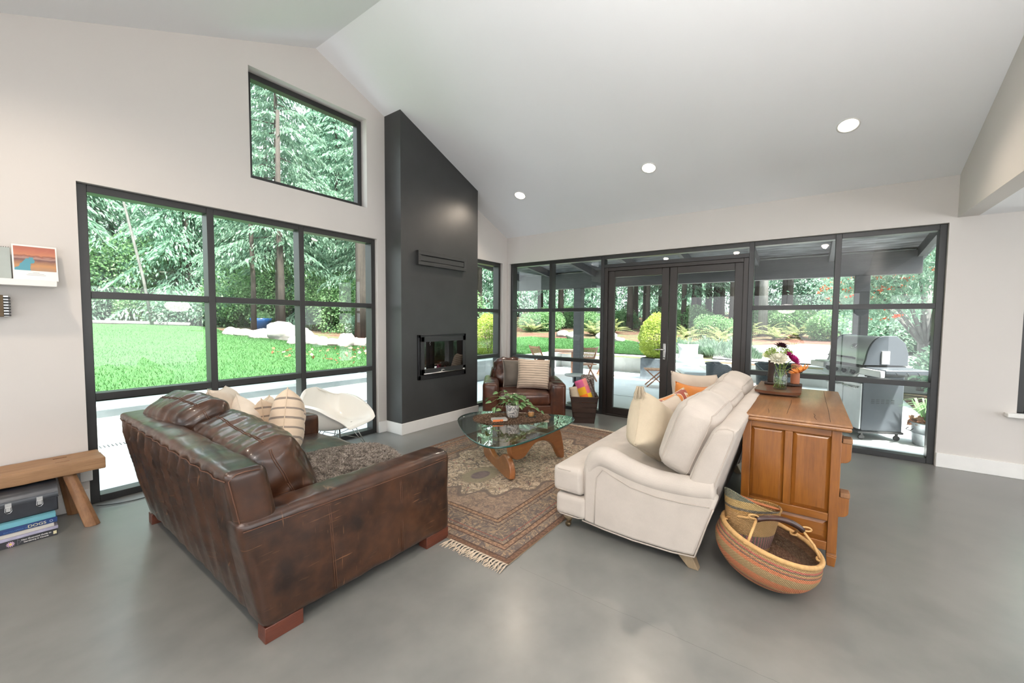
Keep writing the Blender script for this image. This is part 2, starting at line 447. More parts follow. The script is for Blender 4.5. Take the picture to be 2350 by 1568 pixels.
# rear walls, out of the picture, with wide unglazed openings invented to let skylight in
structure(wall_strips([(-8, -7, 0, 2.97), (-7, -2.2, 2.5, 2.97), (-2.2, -1.4, 0, 2.97), (-1.4, 4.2, 2.6, 2.97), (4.2, YA, 0, 2.97)], 'y', -6.2, -6, lambda y: 3).build('wall_back', M['wall'], recalc=False))
structure(wall_strips([(-6, -5.6, 0, 2.7), (-5.6, 5.6, 2.5, 2.7), (5.6, XB, 0, 2.7)], 'x', -8.2, -8, lambda y: 3).build('wall_rear', M['wall'], recalc=False))
# chimney breast
CX0, CX1, CY = 3.465, 4.985, 4.335
structure(wall_strips([(CX0, 3.775, 0, None), (3.775, 4.645, 0, .76), (3.775, 4.645, 1.27, None), (4.645, CX1, 0, None)], 'x', CY, YA, ceil_z).build('wall_chimney_breast', M['chimney'], recalc=False))
# baseboards
bh, bt = .15, .018
def bb(name, *a): return structure(B(*a).build(name, M['white_trim'], bevel=.003))
bb('baseboard_chimney_front', CX0-bt, CX1+bt, CY-bt, CY, 0, bh)
bb('baseboard_chimney_side', CX0-bt, CX0, CY, YA-bt, 0, bh)
bb('baseboard_left', 3.337, CX0, YA-bt, YA, 0, bh)
bb('baseboard_left_end', -6, .590, YA-bt, YA, 0, bh)
bb('baseboard_right', XB-bt, XB, -8, -1.157, 0, bh)
# two sockets low on the window wall edge
so = thing('wall_socket', 'white outlet box on the wall edge beside the bench', 'socket', (.575, YA-.018, .28))
B(-.035, .035, -.012, .018, -.06, .06).build('socket_plate', M['white_trim'], so, bevel=.004)

# ---------------------------------------------------------------- windows
FW = .058
def glazed(name, axis, plane, depth, cols, rows, holes=(), skip=()):
    """frame members between centre lines COLS and ROWS; front face at PLANE, going DEPTH outwards"""
    e = sempty(name)
    a0, a1, z0, z1 = cols[0]-FW/2, cols[-1]+FW/2, rows[0]-FW/2, rows[-1]+FW/2
    def bar(p0, p1, q0, q1, d0=0, d1=depth):
        return B(p0, p1, plane+d0, plane+d1, q0, q1) if axis == 'x' else B(plane+d0, plane+d1, p0, p1, q0, q1)
    for i, c in enumerate(cols):
        structure(bar(c-FW/2, c+FW/2, z0, z1).build('frame' if i in (0, len(cols)-1) else 'mullion', M['black_frame'], e, bevel=.003))
    for i in range(len(cols)-1):
        for j, r in enumerate(rows):
            if (i, j) in skip: continue
            structure(bar(cols[i]+FW/2, cols[i+1]-FW/2, r-FW/2, r+FW/2).build('frame' if j in (0, len(rows)-1) else 'transom', M['black_frame'], e, bevel=.003))
    for i in range(len(cols)-1):
        for j in range(len(rows)-1):
            if (i, j) in holes: continue
            structure(bar(cols[i]+FW/2-.005, cols[i+1]-FW/2+.005, rows[j]+FW/2-.005, rows[j+1]-FW/2+.005, depth*.72, depth*.72+.008).build('pane', M['glass'], e))
    return e
D = .13
glazed('window_1', 'x', YA+.045, D, [.629, 1.488, 2.36, 3.302], [.03, .882, 1.718, 2.568])
glazed('window_2', 'x', YA+.11, .09, [1.868, 3.155], [3.01, 4.055])
glazed('window_3', 'x', YA+.045, D, [4.935, 6.035], [.03, .882, 1.718, 2.568])
glazed('window_4', 'y', XB+.045, D, [-1.122, -.252, .645, 2.745, 3.72, 4.62-.05], [.03, .868, 1.730, 2.568],
       holes=((2, 0), (2, 1), (2, 2)), skip=((2, 0), (2, 1), (2, 2)))
glazed('window_5', 'y', XB+.045, D, [-3.17, -1.73], [.685, 2.07])
structure(B(XB-.09, XB+.05, -3.28, -1.62, .615, .655).build('trim_1', M['white_trim'], bevel=.006))
# French doors with a narrow light above
d = sempty('door_1')
px0, px1 = XB+.045, XB+.175
structure(B(px0, px1, .674, 2.716, 2.40, 2.455).build('transom', M['black_frame'], d, bevel=.003))
structure(B(px0+.09, px0+.098, .67, 2.72, 2.45, 2.545).build('pane', M['glass'], d))
for nm, a in (('jamb', (px0+.01, px1, .674, .735, 0, 2.40)), ('jamb', (px0+.01, px1, 2.655, 2.716, 0, 2.40)), ('head', (px0+.01, px1, .735, 2.655, 2.345, 2.40)), ('threshold', (px0, px1, .735, 2.655, 0, .03))):
    structure(B(*a).build(nm, M['door_frame'], d, bevel=.004))
for y0, y1 in ((1.702, 2.655), (.735, 1.694)):
    lf = sempty('door_leaf'); lf.parent = d
    st = .105
    xx0, xx1 = px0+.035, px0+.095
    for a in ((xx0, xx1, y0, y0+st, .03, 2.345), (xx0, xx1, y1-st, y1, .03, 2.345), (xx0, xx1, y0+st, y1-st, .03, .135), (xx0, xx1, y0+st, y1-st, 2.245, 2.345)):
        structure(B(*a).build('stile', M['door_frame'], lf, bevel=.005))
    structure(B(xx0+.022, xx0+.034, y0+st-.005, y1-st+.005, .13, 2.25).build('pane', M['glass'], lf))
# lever handle on the left-hand leaf
h = structure(B(px0+.022, px0+.035, 1.725, 1.765, .965, 1.21).build('handle_plate', M['chrome'], d, bevel=.006))
mb = MB().tube([(px0+.03, 1.745, 1.12), (px0-.02, 1.745, 1.12), (px0-.028, 1.76, 1.12), (px0-.03, 1.80, 1.12), (px0-.028, 1.86, 1.116), (px0-.024, 1.875, 1.112)], [.011, .011, .011, .010, .008, .006], 10)
structure(mb.build('lever', M['chrome'], d, smooth=True))
structure(MB().tube([(px0+.02, 1.745, 1.01), (px0+.004, 1.745, 1.01)], .016, 12).build('turn_knob', M['chrome'], d, smooth=True))

# ---------------------------------------------------------------- ceiling lights
M['lamp'] = emit('warm lamp lens', (1, .86, .70), 22)
SPOT_W = 50
def recessed(x, y, label, flat=None, lamp=True, watts=None):
    z = (ceil_z(x) if flat is None else flat)
    tilt = math.atan(SL) if flat is None else 0
    if flat is None and x < RX: tilt = -tilt
    t = thing('recessed_light', label, 'ceiling light', (x, y, z), group='recessed ceiling lights', rot=(0, tilt, 0))
    MB().lathe([(.092, -.001), (.094, -.008), (.080, -.008), (.078, .0), (.078, -.002)], 28, cap=False).build('trim_ring', M['white_trim'], t, smooth=True)
    MB().lathe([(.001, -.004), (.078, -.004)], 28, cap=False).build('lens', M['lamp'], t)
    l = bpy.data.lights.new('downlight', 'SPOT'); l.energy = watts or SPOT_W; l.color = (1, .84, .68); l.spot_size = 2.5; l.spot_blend = .9; l.shadow_soft_size = .05
    lo = bpy.data.objects.new('downlight', l); C.objects.link(lo); lo.parent = t; lo.location = (0, 0, -.03)
    return t
recessed(5.25, 3.70, 'round recessed ceiling light nearest the chimney breast')
recessed(5.25, 1.71, 'round recessed ceiling light above the French doors, middle of three')
recessed(5.25, -.24, 'round recessed ceiling light above the barbecue window, nearest the header')
for x, y in ((-.2, 3.6), (-.2, 1.7), (-.2, -.25)): recessed(x, y, 'added unseen recessed light on the ceiling slope opposite the terrace windows')  # extra downlights out of view, added to brighten the room
for x, y in ((-3, -3), (0, -3), (3, -3), (-3, -6), (0, -6), (3, -6)): recessed(x, y, 'added unseen recessed light in the flat ceiling past the header', 2.645)  # further downlights added past the header for more room light
# pendant lamps behind the camera, known from reflections, with an extra added for brightness
M['opal'] = emit('opal lamp glass', (1, .96, .91), 11)
def pendant(x, y, z):
    t = thing('pendant_lamp', 'opal glass pendant lamp over the dining area', 'lamp', (x, y, z), group='pendant lamps')
    MB().lathe([(.02, .15), (.13, .13), (.23, .06), (.26, -.02), (.21, -.10), (.11, -.145), (.01, -.16)], 28).build('lamp_shade', M['opal'], t, smooth=True)
    MB().tube([(0, 0, .15), (0, 0, (2.645 if y < -1.3 else ceil_z(x))-z)], .004, 6).build('cord', M['black_plastic'], t)
for x, y, z in ((3.3, -3.2, 1.85), (-3.0, .6, 1.98), (-1.0, -3.0, 2.0)): pendant(x, y, z)
# torchiere floor lamps, added out of view to throw fill light onto the vaulted ceiling
M['fill_uplight'] = emit('uplight bulb', (1, .97, .94), 1100)
def fill_torchiere(x, y):
    t = thing('fill_floor_lamp', 'tall black uplighter floor lamp added out of view for fill light', 'lamp', (x, y, 0), group='added uplighter floor lamps')
    MB().lathe([(.14, 0), (.14, .02), (.02, .035)], 24).build('base', M['black_metal'], t, smooth=True)
    MB().tube([(0, 0, .03), (0, 0, 1.72)], .012, 8).build('pole', M['black_metal'], t, smooth=True)
    MB().lathe([(.012, 1.70), (.06, 1.72), (.15, 1.80), (.17, 1.86), (.16, 1.86), (.14, 1.81), (.05, 1.74)], 28, cap=False).build('lamp_shade', M['black_metal'], t, smooth=True)
    MB().add([(.10*math.cos(a), .10*math.sin(a), 1.80) for a in np.linspace(0, 2*PI, 25)[:-1]], [tuple(range(24))]).build('bulb', M['fill_uplight'], t, recalc=False)
fill_torchiere(-.7, -.7); fill_torchiere(.35, -.95)
# ---------------------------------------------------------------- outdoors: ground
def gz(x, y):
    d = math.hypot(max(0, y-7), max(0, x-12.5)); return .45+.045*d
PZ = -.03
structure(B(-9, 12.4, YA+.22, 6.9, -.3, PZ).build('terrace_ground', M['patio']))
structure(B(XB+.22, 12.4, -9, YA+.22, -.3, PZ-.0005).build('terrace_slab', M['patio']))
def joint(*a): structure(B(*a).build('slab_joint', M['black_plastic']))
joint(8.245, 8.265, -9, 6.9, PZ-.004, PZ+.001)
# low concrete retaining wall
structure(MB().box(-9, 12.75, 6.95, 7.2, -.3, .40).box(12.45, 12.7, -9, 6.95, -.3, .40).build('wall_retaining', M['concrete'], bevel=.01))
structure(MB().box(-9, 12.8, 6.90, 7.26, .40, .47).box(12.40, 12.76, -9, 6.90, .40, .47).build('trim_wall_coping', M['concrete'], bevel=.012))
# drain grating along the foot of the wall
def _grate():
    m = Mat('drain grating'); x = m.sep(m.world())
    s_ = m.math('GREATER_THAN', m.math('FRACT', m.math('MULTIPLY', x[0], 28)), .45)
    m.set(Base_Color=m.mix(s_, (.02, .025, .03), (.30, .33, .36)), Roughness=.6); return m.m
M['grate'] = _grate()
g = B(-8, 12.3, 6.78, 6.90, PZ, PZ+.006).build('drain_grating', M['grate']); tag(g, 'long slotted drain grating along the foot of the concrete retaining wall', 'drain')
# terrain: lawn, mulch beds and forest floor in one surface
def _lawn():
    m = Mat('lawn'); v = m.world(); n = m.noise(v, 1.1, 4); n2 = m.noise(v, 22, 4)
    c = m.mix(.5, m.ramp(n, (.3, (.020, .088, .017)), (.7, (.034, .115, .022))), m.ramp(n2, (.3, (.015, .072, .014)), (.7, (.050, .132, .03))))
    m.set(Base_Color=c, Roughness=.9); m.bump(n2, .5, .03); return m.m
def _mulch():
    m = Mat('bark mulch and leaf litter'); v = m.world(); n = m.noise(v, 9, 5); n2 = m.noise(v, .7, 3)
    c = m.mix(m.ramp(n2, (.4, 0), (.65, 1)), m.ramp(n, (.3, (.055, .020, .014)), (.7, (.15, .055, .038))), m.ramp(n, (.3, (.04, .055, .022)), (.7, (.11, .11, .05))))
    m.set(Base_Color=c, Roughness=.95); m.bump(n, .6, .04); return m.m
M['lawn'] = _lawn(); M['mulch'] = _mulch()
M['gravel'] = plain('pale gravel', (.44, .43, .41), .9, vary=.15, scale=25, bump=.4)
def terrain_mesh(pts, name, mat, dz=0):
    mb = MB(); ids = {}; step = 1.0
    X = np.arange(-20, 75.1, step); Y = np.arange(-35, 75.1, step)
    vs = []; fs = []
    for i, x in enumerate(X):
        for j, y in enumerate(Y):
            z = gz(x, y)+dz+.05*fbm(x*.15, y*.15)
            ids[i, j] = len(vs); vs.append((x, y, z if (y > 7.0 or x > 12.5) else -.5))
    for i in range(len(X)-1):
        for j in range(len(Y)-1):
            cx, cy = X[i]+.5, Y[j]+.5
            if cx < 12.5 and cy < 7.0: continue
            fs.append((ids[i, j], ids[i+1, j], ids[i+1, j+1], ids[i, j+1]))
    vs = [(max(x, 12.6) if (x > 12.4 and x < 13 and y < 7) else x, (7.1 if y == 7 and x < 12.5 else y), z if z > -.4 else .44) for x, y, z in vs]
    mb.add(vs, fs); return mb.build(name, mat, smooth=True, recalc=False)
structure(terrain_mesh(None, 'terrain_forest_floor', M['mulch'], -.02))
def strip_surface(name, mat, near, far, n=40, m=24, dz=.02, wob=.15):
    """ground sheet between two polylines that follows the terrain"""
    def at(pl, t):
        k = t*(len(pl)-1); i = min(int(k), len(pl)-2); f_ = k-i
        return pl[i][0]*(1-f_)+pl[i+1][0]*f_, pl[i][1]*(1-f_)+pl[i+1][1]*f_
    def fn(u, v):
        a = at(near, u); b = at(far, u); x = a[0]*(1-v)+b[0]*v; y = a[1]*(1-v)+b[1]*v
        e = wob*v**4; x += e*noise.noise(Vector((x*.9, y*.9, 0)))*3; y += e*noise.noise(Vector((x*.9, y*.9, 7)))*3
        z = gz(x, y)+dz+.05*fbm(x*.15, y*.15)
        return (x, y, max(z, .455))
    return MB().grid(fn, n, m).build(name, mat, smooth=True, recalc=False)
LAWN_NEAR = [(-9, 7.25), (-4, 7.25), (0, 7.25), (3, 7.25), (6, 7.25), (8, 7.25), (10, 7.25), (12.8, 7.25), (12.8, 6), (12.8, 4.6), (12.8, 3.2)]
LAWN_FAR = [(-16, 24), (-7, 26), (.5, 26), (6.6, 22.5), (6.1, 17), (6.5, 12.4), (7.6, 11.5), (11.5, 13.0), (17, 11.2), (17.8, 7.2), (15.2, 3.6)]
lw = strip_surface('lawn', M['lawn'], LAWN_NEAR, LAWN_FAR, 120, 50, .03); tag(lw, 'bright green mown lawn above the low concrete wall', 'grass', kind='stuff')
structure(strip_surface('gravel_path', M['gravel'], [(12.8, 2.2), (12.8, 0), (12.8, -3), (12.8, -7)], [(15.5, 2.6), (18, .8), (19.5, -3), (20, -8)], 30, 12, .035))
# short blades of grass
M['blade'] = leaf_mat('grass blades', (.018, .072, .012), (.034, .118, .022), (.064, .145, .040), .35, tcol=(.042, .125, .027))
def lawn_blades():
    rng = np.random.default_rng(5); n = 150000
    t = rng.random(n); v = rng.random(n)**1.5; NL = np.array(LAWN_NEAR); FL = np.array(LAWN_FAR)
    k = t*(len(NL)-1); i = np.minimum(k.astype(int), len(NL)-2); f_ = (k-i)[:, None]
    a = NL[i]*(1-f_)+NL[i+1]*f_; b = FL[i]*(1-f_)+FL[i+1]*f_; vv = (v*.97+.005)[:, None]
    p = a*(1-vv)+b*vv
    z = np.maximum(np.array([gz(x, y)+.03+.05*fbm(x*.15, y*.15) for x, y in p]), .455)
    h = rng.uniform(.025, .06, n); ang = rng.random(n)*2*PI; wd = rng.uniform(.003, .0065, n); ln = rng.normal(0, .02, (n, 2))
    dx, dy = np.cos(ang)*wd, np.sin(ang)*wd
    P = np.zeros((n, 3, 3)); P[:, 0] = np.stack([p[:, 0]-dx, p[:, 1]-dy, z-.005], 1); P[:, 1] = np.stack([p[:, 0]+dx, p[:, 1]+dy, z-.005], 1)
    P[:, 2] = np.stack([p[:, 0]+ln[:, 0], p[:, 1]+ln[:, 1], z+h], 1)
    o = quads('grass_blades', P, M['blade'], k=3); tag(o, 'short blades of grass all over the lawn', 'grass', kind='stuff')
lawn_blades()

# ---------------------------------------------------------------- plants
M['bark'] = wood('fir bark', (.065, .050, .040), (.022, .017, .014), .6, 'z', .9, 0, bump=.8)
M['bark_pale'] = wood('pale birch bark', (.24, .235, .225), (.10, .09, .085), .8, 'z', .8, 0, bump=.5)
M['needle'] = leaf_mat('cedar sprays', (.11, .22, .15), (.21, .36, .26), (.34, .48, .36), .5, tcol=(.34, .58, .42))
M['needle_dark'] = leaf_mat('dark fir sprays', (.09, .17, .12), (.17, .28, .20), (.27, .38, .27), .5, tcol=(.32, .48, .36))
M['leaf'] = leaf_mat('broad green leaves', (.09, .20, .08), (.18, .33, .14), (.30, .43, .23), .5, tcol=(.30, .50, .24))
M['leaf_teal'] = leaf_mat('blue green leaves', (.12, .23, .16), (.23, .36, .26), (.38, .46, .35), .45, tcol=(.32, .5, .38))
M['leaf_lime'] = leaf_mat('yellow green leaves', (.26, .36, .06), (.42, .52, .10), (.55, .60, .20), .5, tcol=(.6, .66, .18))
M['fern'] = leaf_mat('fern fronds', (.12, .17, .06), (.24, .29, .11), (.36, .33, .17), .5, tcol=(.38, .42, .2))
M['berry'] = plain('orange red berries', (.80, .12, .035), .4)
def sprays(n, pos, dirs, L, W, rng, droop=.5):
    """narrow folded diamonds at POS along DIRS -> (n,4,3)"""
    d = dirs/np.linalg.norm(dirs, axis=1)[:, None]
    r = rng.normal(size=(n, 3)); s_ = np.cross(d, r); s_ /= np.linalg.norm(s_, axis=1)[:, None]+1e-9
    L = L[:, None]; W = W[:, None]; P = np.zeros((n, 4, 3)); dn = np.array([0, 0, -1.0])
    P[:, 0] = pos; P[:, 1] = pos+d*L*.45+s_*W; P[:, 2] = pos+d*L+dn*L*droop*.4; P[:, 3] = pos+d*L*.5-s_*W
    return P
def conifer_mesh(seed, H, spread, clear, nb, drop, twigs=70, L0=.30):
    rng = np.random.default_rng(seed); allP = []; limb = MB()
    for b in range(nb):
        f_ = (b+rng.random())/nb; z = clear+(H-clear)*f_; R = spread*(1-f_)**.75*rng.uniform(.7, 1.1)+.25
        a = b*2.39996+rng.normal(0, .25); n = int(twigs*(.4+R/spread))
        t = np.sqrt(rng.random(n))*.96+.04
        dr = np.array([math.cos(a), math.sin(a)]); sag = drop*R*t**1.8-.12*R*t
        base = np.stack([dr[0]*R*t, dr[1]*R*t, z-sag], 1)
        side = rng.normal(0, 1, n)*R*.22*(1.1-t*.6); perp = np.array([-dr[1], dr[0], 0])
        pos = base+perp*side[:, None]; pos[:, 2] -= np.abs(side)*.55
        out = np.array([dr[0], dr[1], 0])*.6+perp*np.sign(side)[:, None]*rng.uniform(.2, .9, n)[:, None]
        out[:, 2] = -rng.uniform(.15, 1.0, n)
        allP.append(sprays(n, pos, out, rng.uniform(.6, 1.3, n)*L0, rng.uniform(.05, .11, n)*L0*2.2, rng, .8))
        if b % 3 == 0:
            limb.tube([(0, 0, z), (dr[0]*R*.5, dr[1]*R*.5, z-drop*R*.29+.06*R), (dr[0]*R*.9, dr[1]*R*.9, z-drop*R*.8)], [.035, .02, .006], 4)
    return np.concatenate(allP), limb
_trees = {}
def conifer(kind, x, y, s=1.0, rz=0, label='', group='conifers at the edge of the forest', z=None):
    spec = {'cedar': dict(seed=1, H=13, spread=3.6, clear=1.0, nb=130, drop=.55, twigs=230, L0=.21),
            'hemlock': dict(seed=2, H=15, spread=3.3, clear=3.4, nb=100, drop=.42, twigs=210, L0=.19),
            'fir': dict(seed=3, H=17, spread=3.0, clear=5.0, nb=85, drop=.30, twigs=190, L0=.20)}[kind]
    nm = {'cedar': 'cedar_tree', 'hemlock': 'hemlock_tree', 'fir': 'fir_tree'}[kind]
    zz = gz(x, y)-.05 if z is None else z
    if kind not in _trees:
        P, limb = conifer_mesh(**spec); t = thing(nm, label, 'tree', (x, y, zz), rz, group)
        H = spec['H']; r = .17 if kind == 'cedar' else .19
        limb.tube([(0, 0, -.3), (.02, 0, H*.15), (-.03, .03, H*.45), (.02, -.02, H*.97)], [r*1.25, r, r*.7, .02], 9)
        limb.build('trunk', M['bark'], t, smooth=True)
        quads('foliage', P, M['needle' if kind == 'cedar' else 'needle_dark'], t)
        t.scale = (s, s, s); _trees[kind] = t; return t
    t = copy_tree(_trees[kind]); t.location = (x, y, zz); t.rotation_euler = (0, 0, rz); t.scale = (s, s, s); relabel(t, label, group)
    return t
def blob_points(n, rng, R, H, shell=.35, lumps=7):
    cs = rng.normal(0, .42, (lumps, 3)); cs[:, 2] = np.abs(cs[:, 2])*.9+.35; cs[:, :2] *= R*.95; cs[:, 2] *= H*.72
    i = rng.integers(0, lumps, n); d = rng.normal(size=(n, 3)); d /= np.linalg.norm(d, axis=1)[:, None]
    rr = (1-shell*rng.random(n)**1.5)[:, None]*np.array([R*.62, R*.62, H*.38])
    p = cs[i]+d*rr; p[:, 2] = np.maximum(p[:, 2], .04)
    return p, d
_bush = {}
def bush(kind, x, y, s=1.0, rz=0, label='', group='shrubs along the lawn', z=None):
    zz = gz(x, y) if z is None else z
    if kind not in _bush:
        rng = np.random.default_rng({'round': 11, 'teal': 12, 'fern': 13, 'laurel': 14}[kind])
        nm = {'round': 'leafy_shrub', 'teal': 'rhododendron_bush', 'fern': 'fern', 'laurel': 'tall_shrub'}[kind]
        t = thing(nm, label, 'fern' if kind == 'fern' else 'bush', (x, y, zz), rz, group)
        if kind == 'fern':
            P = []
            for a in range(26):
                ang = rng.random()*2*PI; el = rng.uniform(.5, 1.2); Lf = rng.uniform(.55, .95)
                for q in np.linspace(.12, 1, 15):
                    r_ = Lf*q*math.cos(el)*(1+.3*q); zc = Lf*q*math.sin(el)-.42*q*q*Lf
                    c0 = np.array([math.cos(ang)*r_, math.sin(ang)*r_, max(zc, .02)]); wd = .13*(1-q*.8)
                    for sg in (-1, 1):
                        e = c0+np.array([-math.sin(ang), math.cos(ang), -.15])*sg*wd
                        f2 = np.array([math.cos(ang), math.sin(ang), .2])*.02
                        P.append([c0-f2, c0+f2, e+f2*.5, e-f2*.4])
            quads('fronds', P, M['fern'], t)
        else:
            R, H, n, L, W, mt = {'round': (.9, 1.3, 7000, .085, .032, 'leaf'), 'teal': (1.3, 1.9, 8000, .15, .034, 'leaf_teal'), 'laurel': (1.7, 3.6, 15000, .13, .045, 'leaf')}[kind]
            p, d = blob_points(n, rng, R, H, lumps=9 if kind != 'laurel' else 16)
            dirs = d*.7+rng.normal(0, .5, (n, 3)); P = sprays(n, p, dirs, rng.uniform(.6, 1.3, n)*L, rng.uniform(.7, 1.3, n)*W, rng, .3)
            quads('leaves', P, M[mt], t)
            mb = MB()
            for a in range(7):
                an = a*.9; mb.tube([(0, 0, -.1), (math.cos(an)*R*.15, math.sin(an)*R*.15, H*.25), (math.cos(an)*R*.4, math.sin(an)*R*.4, H*.6)], [.03, .02, .008], 5)
            mb.build('stems', M['bark'], t, smooth=True)
        t.scale = (s, s, s); _bush[kind] = t; return t
    t = copy_tree(_bush[kind]); t.location = (x, y, zz); t.rotation_euler = (0, 0, rz); t.scale = (s, s, s); relabel(t, label, group)
    return t
rnd = random.Random(4)
# conifers beyond the lawn, seen through the three-bay window and the high window
G1 = 'conifers beyond the lawn'
for k, x, y, s in (('cedar', 3.2, 29.2, 1.1), ('cedar', 7.4, 26.6, 1.05), ('cedar', -.8, 31, 1.15), ('hemlock', 10.2, 24.0, 1.05), ('cedar', 12.8, 21.5, 1.0), ('hemlock', 1.6, 31, 1.15),
                   ('hemlock', 8.8, 19.6, .95), ('cedar', 5.2, 31, .95), ('cedar', 9.5, 29, 1.1), ('cedar', 14.5, 26, 1.2), ('hemlock', 12.3, 17.2, .9), ('cedar', -5, 31, 1.2), ('fir', 16.5, 21, 1.0), ('cedar', 17.5, 30, 1.3), ('cedar', 12, 34, 1.4)):
    conifer(k, x, y, s, rnd.random()*6, {'cedar': 'drooping pale green cedar with branches down to the lawn beyond the three-bay window', 'hemlock': 'hemlock with a bare brown lower trunk beyond the lawn and boulders', 'fir': 'tall narrow fir behind the cedars beyond the lawn'}[k], G1+{'cedar': ', cedars', 'hemlock': ', hemlocks', 'fir': ', firs'}[k])
G2 = 'conifers beyond the terrace'
for k, x, y, s in (('fir', 25.5, 9.3, .95), ('fir', 27, 7.4, 1.0), ('hemlock', 24, 13.5, 1.0), ('fir', 31, 6.4, 1.1), ('fir', 29.5, 4.9, .9), ('fir', 33, 9.5, 1.1), ('fir', 30, 3.4, 1.0), ('fir', 34, 4.2, 1.05),
                   ('fir', 28.5, 1.0, 1.0), ('fir', 36, 1.5, 1.1), ('fir', 33, -1.5, 1.1), ('fir', 21.5, 18.5, 1.0), ('fir', 27, 17, 1.1), ('fir', 38, 7, 1.2), ('fir', 31.5, 11.5, 1.0), ('fir', 36, 12.6, 1.1),
                   ('fir', 26, -3.5, 1.0), ('fir', 23.5, 3.2, .8), ('fir', 32, 19, 1.2), ('fir', 40, 3.6, 1.2), ('fir', 38, -2.6, 1.2), ('fir', 24.5, 5.8, .72), ('hemlock', 26.5, 5.7, .8), ('fir', 29, 5.3, .8), ('fir', 27.5, 4.3, .72), ('fir', 33, 5.6, .85), ('fir', 31, 10.1, .9), ('fir', 25, 8.0, .7), ('fir', 24, 2.9, .66)):
    conifer(k, x, y, s, rnd.random()*6, {'fir': 'dark fir with a tall bare trunk in the woods beyond the French doors', 'hemlock': 'hemlock with drooping boughs in the woods beyond the French doors'}[k], G2+{'fir': ', firs', 'hemlock': ', hemlocks'}[k])
for i in range(13):
    a = -.42+i*.115; d_ = 50+(i % 3)*3; conifer('cedar', d_*math.cos(a), d_*math.sin(a), 1.5+.1*(i % 2), i*2.0, 'pale distant conifer closing the view beyond the terrace', 'distant conifers')
# shrubs: behind the lawn on both sides, and undergrowth below the firs
G3 = 'shrubs at the lawn edge'
for i, (k, x, y, s) in enumerate((('round', 1.0, 27.4, 1.3), ('teal', 3.0, 27.0, 1.0), ('round', 5.2, 25.6, 1.2), ('laurel', -1.5, 28, 1.0), ('teal', 6.6, 23.6, 1.1), ('round', 9.6, 22.4, 1.1), ('laurel', 9.2, 22.5, .9),
        ('laurel', 10.9, 18.8, .8), ('teal', 10.8, 15.6, .7), ('laurel', 12.6, 15.2, .85), ('round', 11.4, 17.0, .8), ('round', 13.9, 17, 1.2), ('round', 8.2, 23.4, .9), ('laurel', 15.5, 16.5, 1.0), ('teal', 3.9, 27.5, 1.3), ('laurel', 6.2, 28, 1.1), ('laurel', 1.6, 28.6, 1.2))):
    bush(k, x, y, s, i*1.3, {'round': 'low rounded green shrub among the conifers beyond the lawn', 'teal': 'rhododendron with long blue green leaves beyond the lawn', 'laurel': 'tall leafy shrub forming the screen below the conifers beyond the lawn'}[k], G3+{'round': ', rounded', 'teal': ', rhododendrons', 'laurel': ', tall'}[k])
G4 = 'undergrowth beyond the terrace'
for i in range(46):
    a = rnd.random(); x = rnd.uniform(18.8, 31); y = -6+a*22
    if x < 20.5 and y < 2.5: x += 3
    if y > 7 and x < 19.5: x += 1.5
    k = rnd.choice(['round', 'round', 'fern', 'fern', 'fern', 'round']) if x < 25 else rnd.choice(['round', 'round', 'fern'])
    s = rnd.uniform(.8, 1.25)*(1.4 if k == 'fern' else (.75 if k == 'laurel' else 1))
    bush(k, x, y, s, rnd.random()*6, {'fern': 'arching yellow green fern in the undergrowth beyond the terrace', 'round': 'rounded leafy shrub in the undergrowth beyond the terrace', 'laurel': 'tall shrub in the undergrowth beyond the terrace', 'teal': 'rhododendron in the undergrowth beyond the terrace'}[k], G4+{'fern': ' ferns', 'round': ', rounded', 'laurel': ', tall', 'teal': ', rhododendrons'}[k])
for i in range(22):
    x = rnd.uniform(16.2, 22); y = rnd.uniform(-4.5, 4.5)+(-.0)
    if x < 20.2 and y < 2.6: continue
    bush('fern', x, y, rnd.uniform(.9, 1.5), rnd.random()*6, 'arching yellow green fern in the undergrowth beyond the terrace', G4+' ferns')
# rowan tree with orange red berries at the right, rhododendron beneath it
def rowan(x, y, s):
    rng = np.random.default_rng(21); t = thing('rowan_tree', 'rowan tree hung with orange red berries beyond the barbecue', 'tree', (x, y, gz(x, y)-.1))
    mb = MB(); tips = []
    for a in range(15):
        an = a*2.4; el = rng.uniform(.35, 1.15); L = rng.uniform(2.0, 3.4)
        p1 = (math.cos(an)*L*.35*math.cos(el), math.sin(an)*L*.35*math.cos(el), 1.0+L*.35*math.sin(el)); p2 = (math.cos(an)*L*math.cos(el), math.sin(an)*L*math.cos(el), 1.0+L*.75*math.sin(el)+.2)
        mb.tube([(0, 0, .7), p1, p2], [.05, .03, .008], 5)
        for q in np.linspace(.35, 1.1, 12): tips.append(np.array(p1)*(1-q)+np.array(p2)*q)
    mb.tube([(0, 0, -.2), (0, .05, .9), (.05, 0, 2.2)], [.11, .08, .04], 8); mb.build('trunk', M['bark_pale'], t, smooth=True)
    tips = np.array(tips); n = 26000; i = rng.integers(0, len(tips), n); pos = tips[i]+rng.normal(0, .33, (n, 3))
    quads('leaves', sprays(n, pos, rng.normal(0, 1, (n, 3))+np.array([0, 0, -.4]), rng.uniform(.07, .12, n), rng.uniform(.010, .018, n), rng, .5), M['leaf_teal'], t)
    mb = MB(); 
    for k in range(150):
        c = tips[rng.integers(0, len(tips))]+rng.normal(0, .3, 3)+np.array([0, 0, -.05])
        for j in range(14):
            d = rng.normal(0, .048, 3); d[2] *= .5; mb.lathe([(.002, -.018), (.016, -.009), (.018, .002), (.010, .015), (.001, .018)], 6, tuple(c+d), cap=False)
    o = mb.build('berry_clusters', M['berry'], t, smooth=True); o['kind'] = 'stuff'
    t.scale = (s, s, s); return t
rowan(11.75, -1.95, .98)
G5 = 'rhododendrons beyond the barbecue'
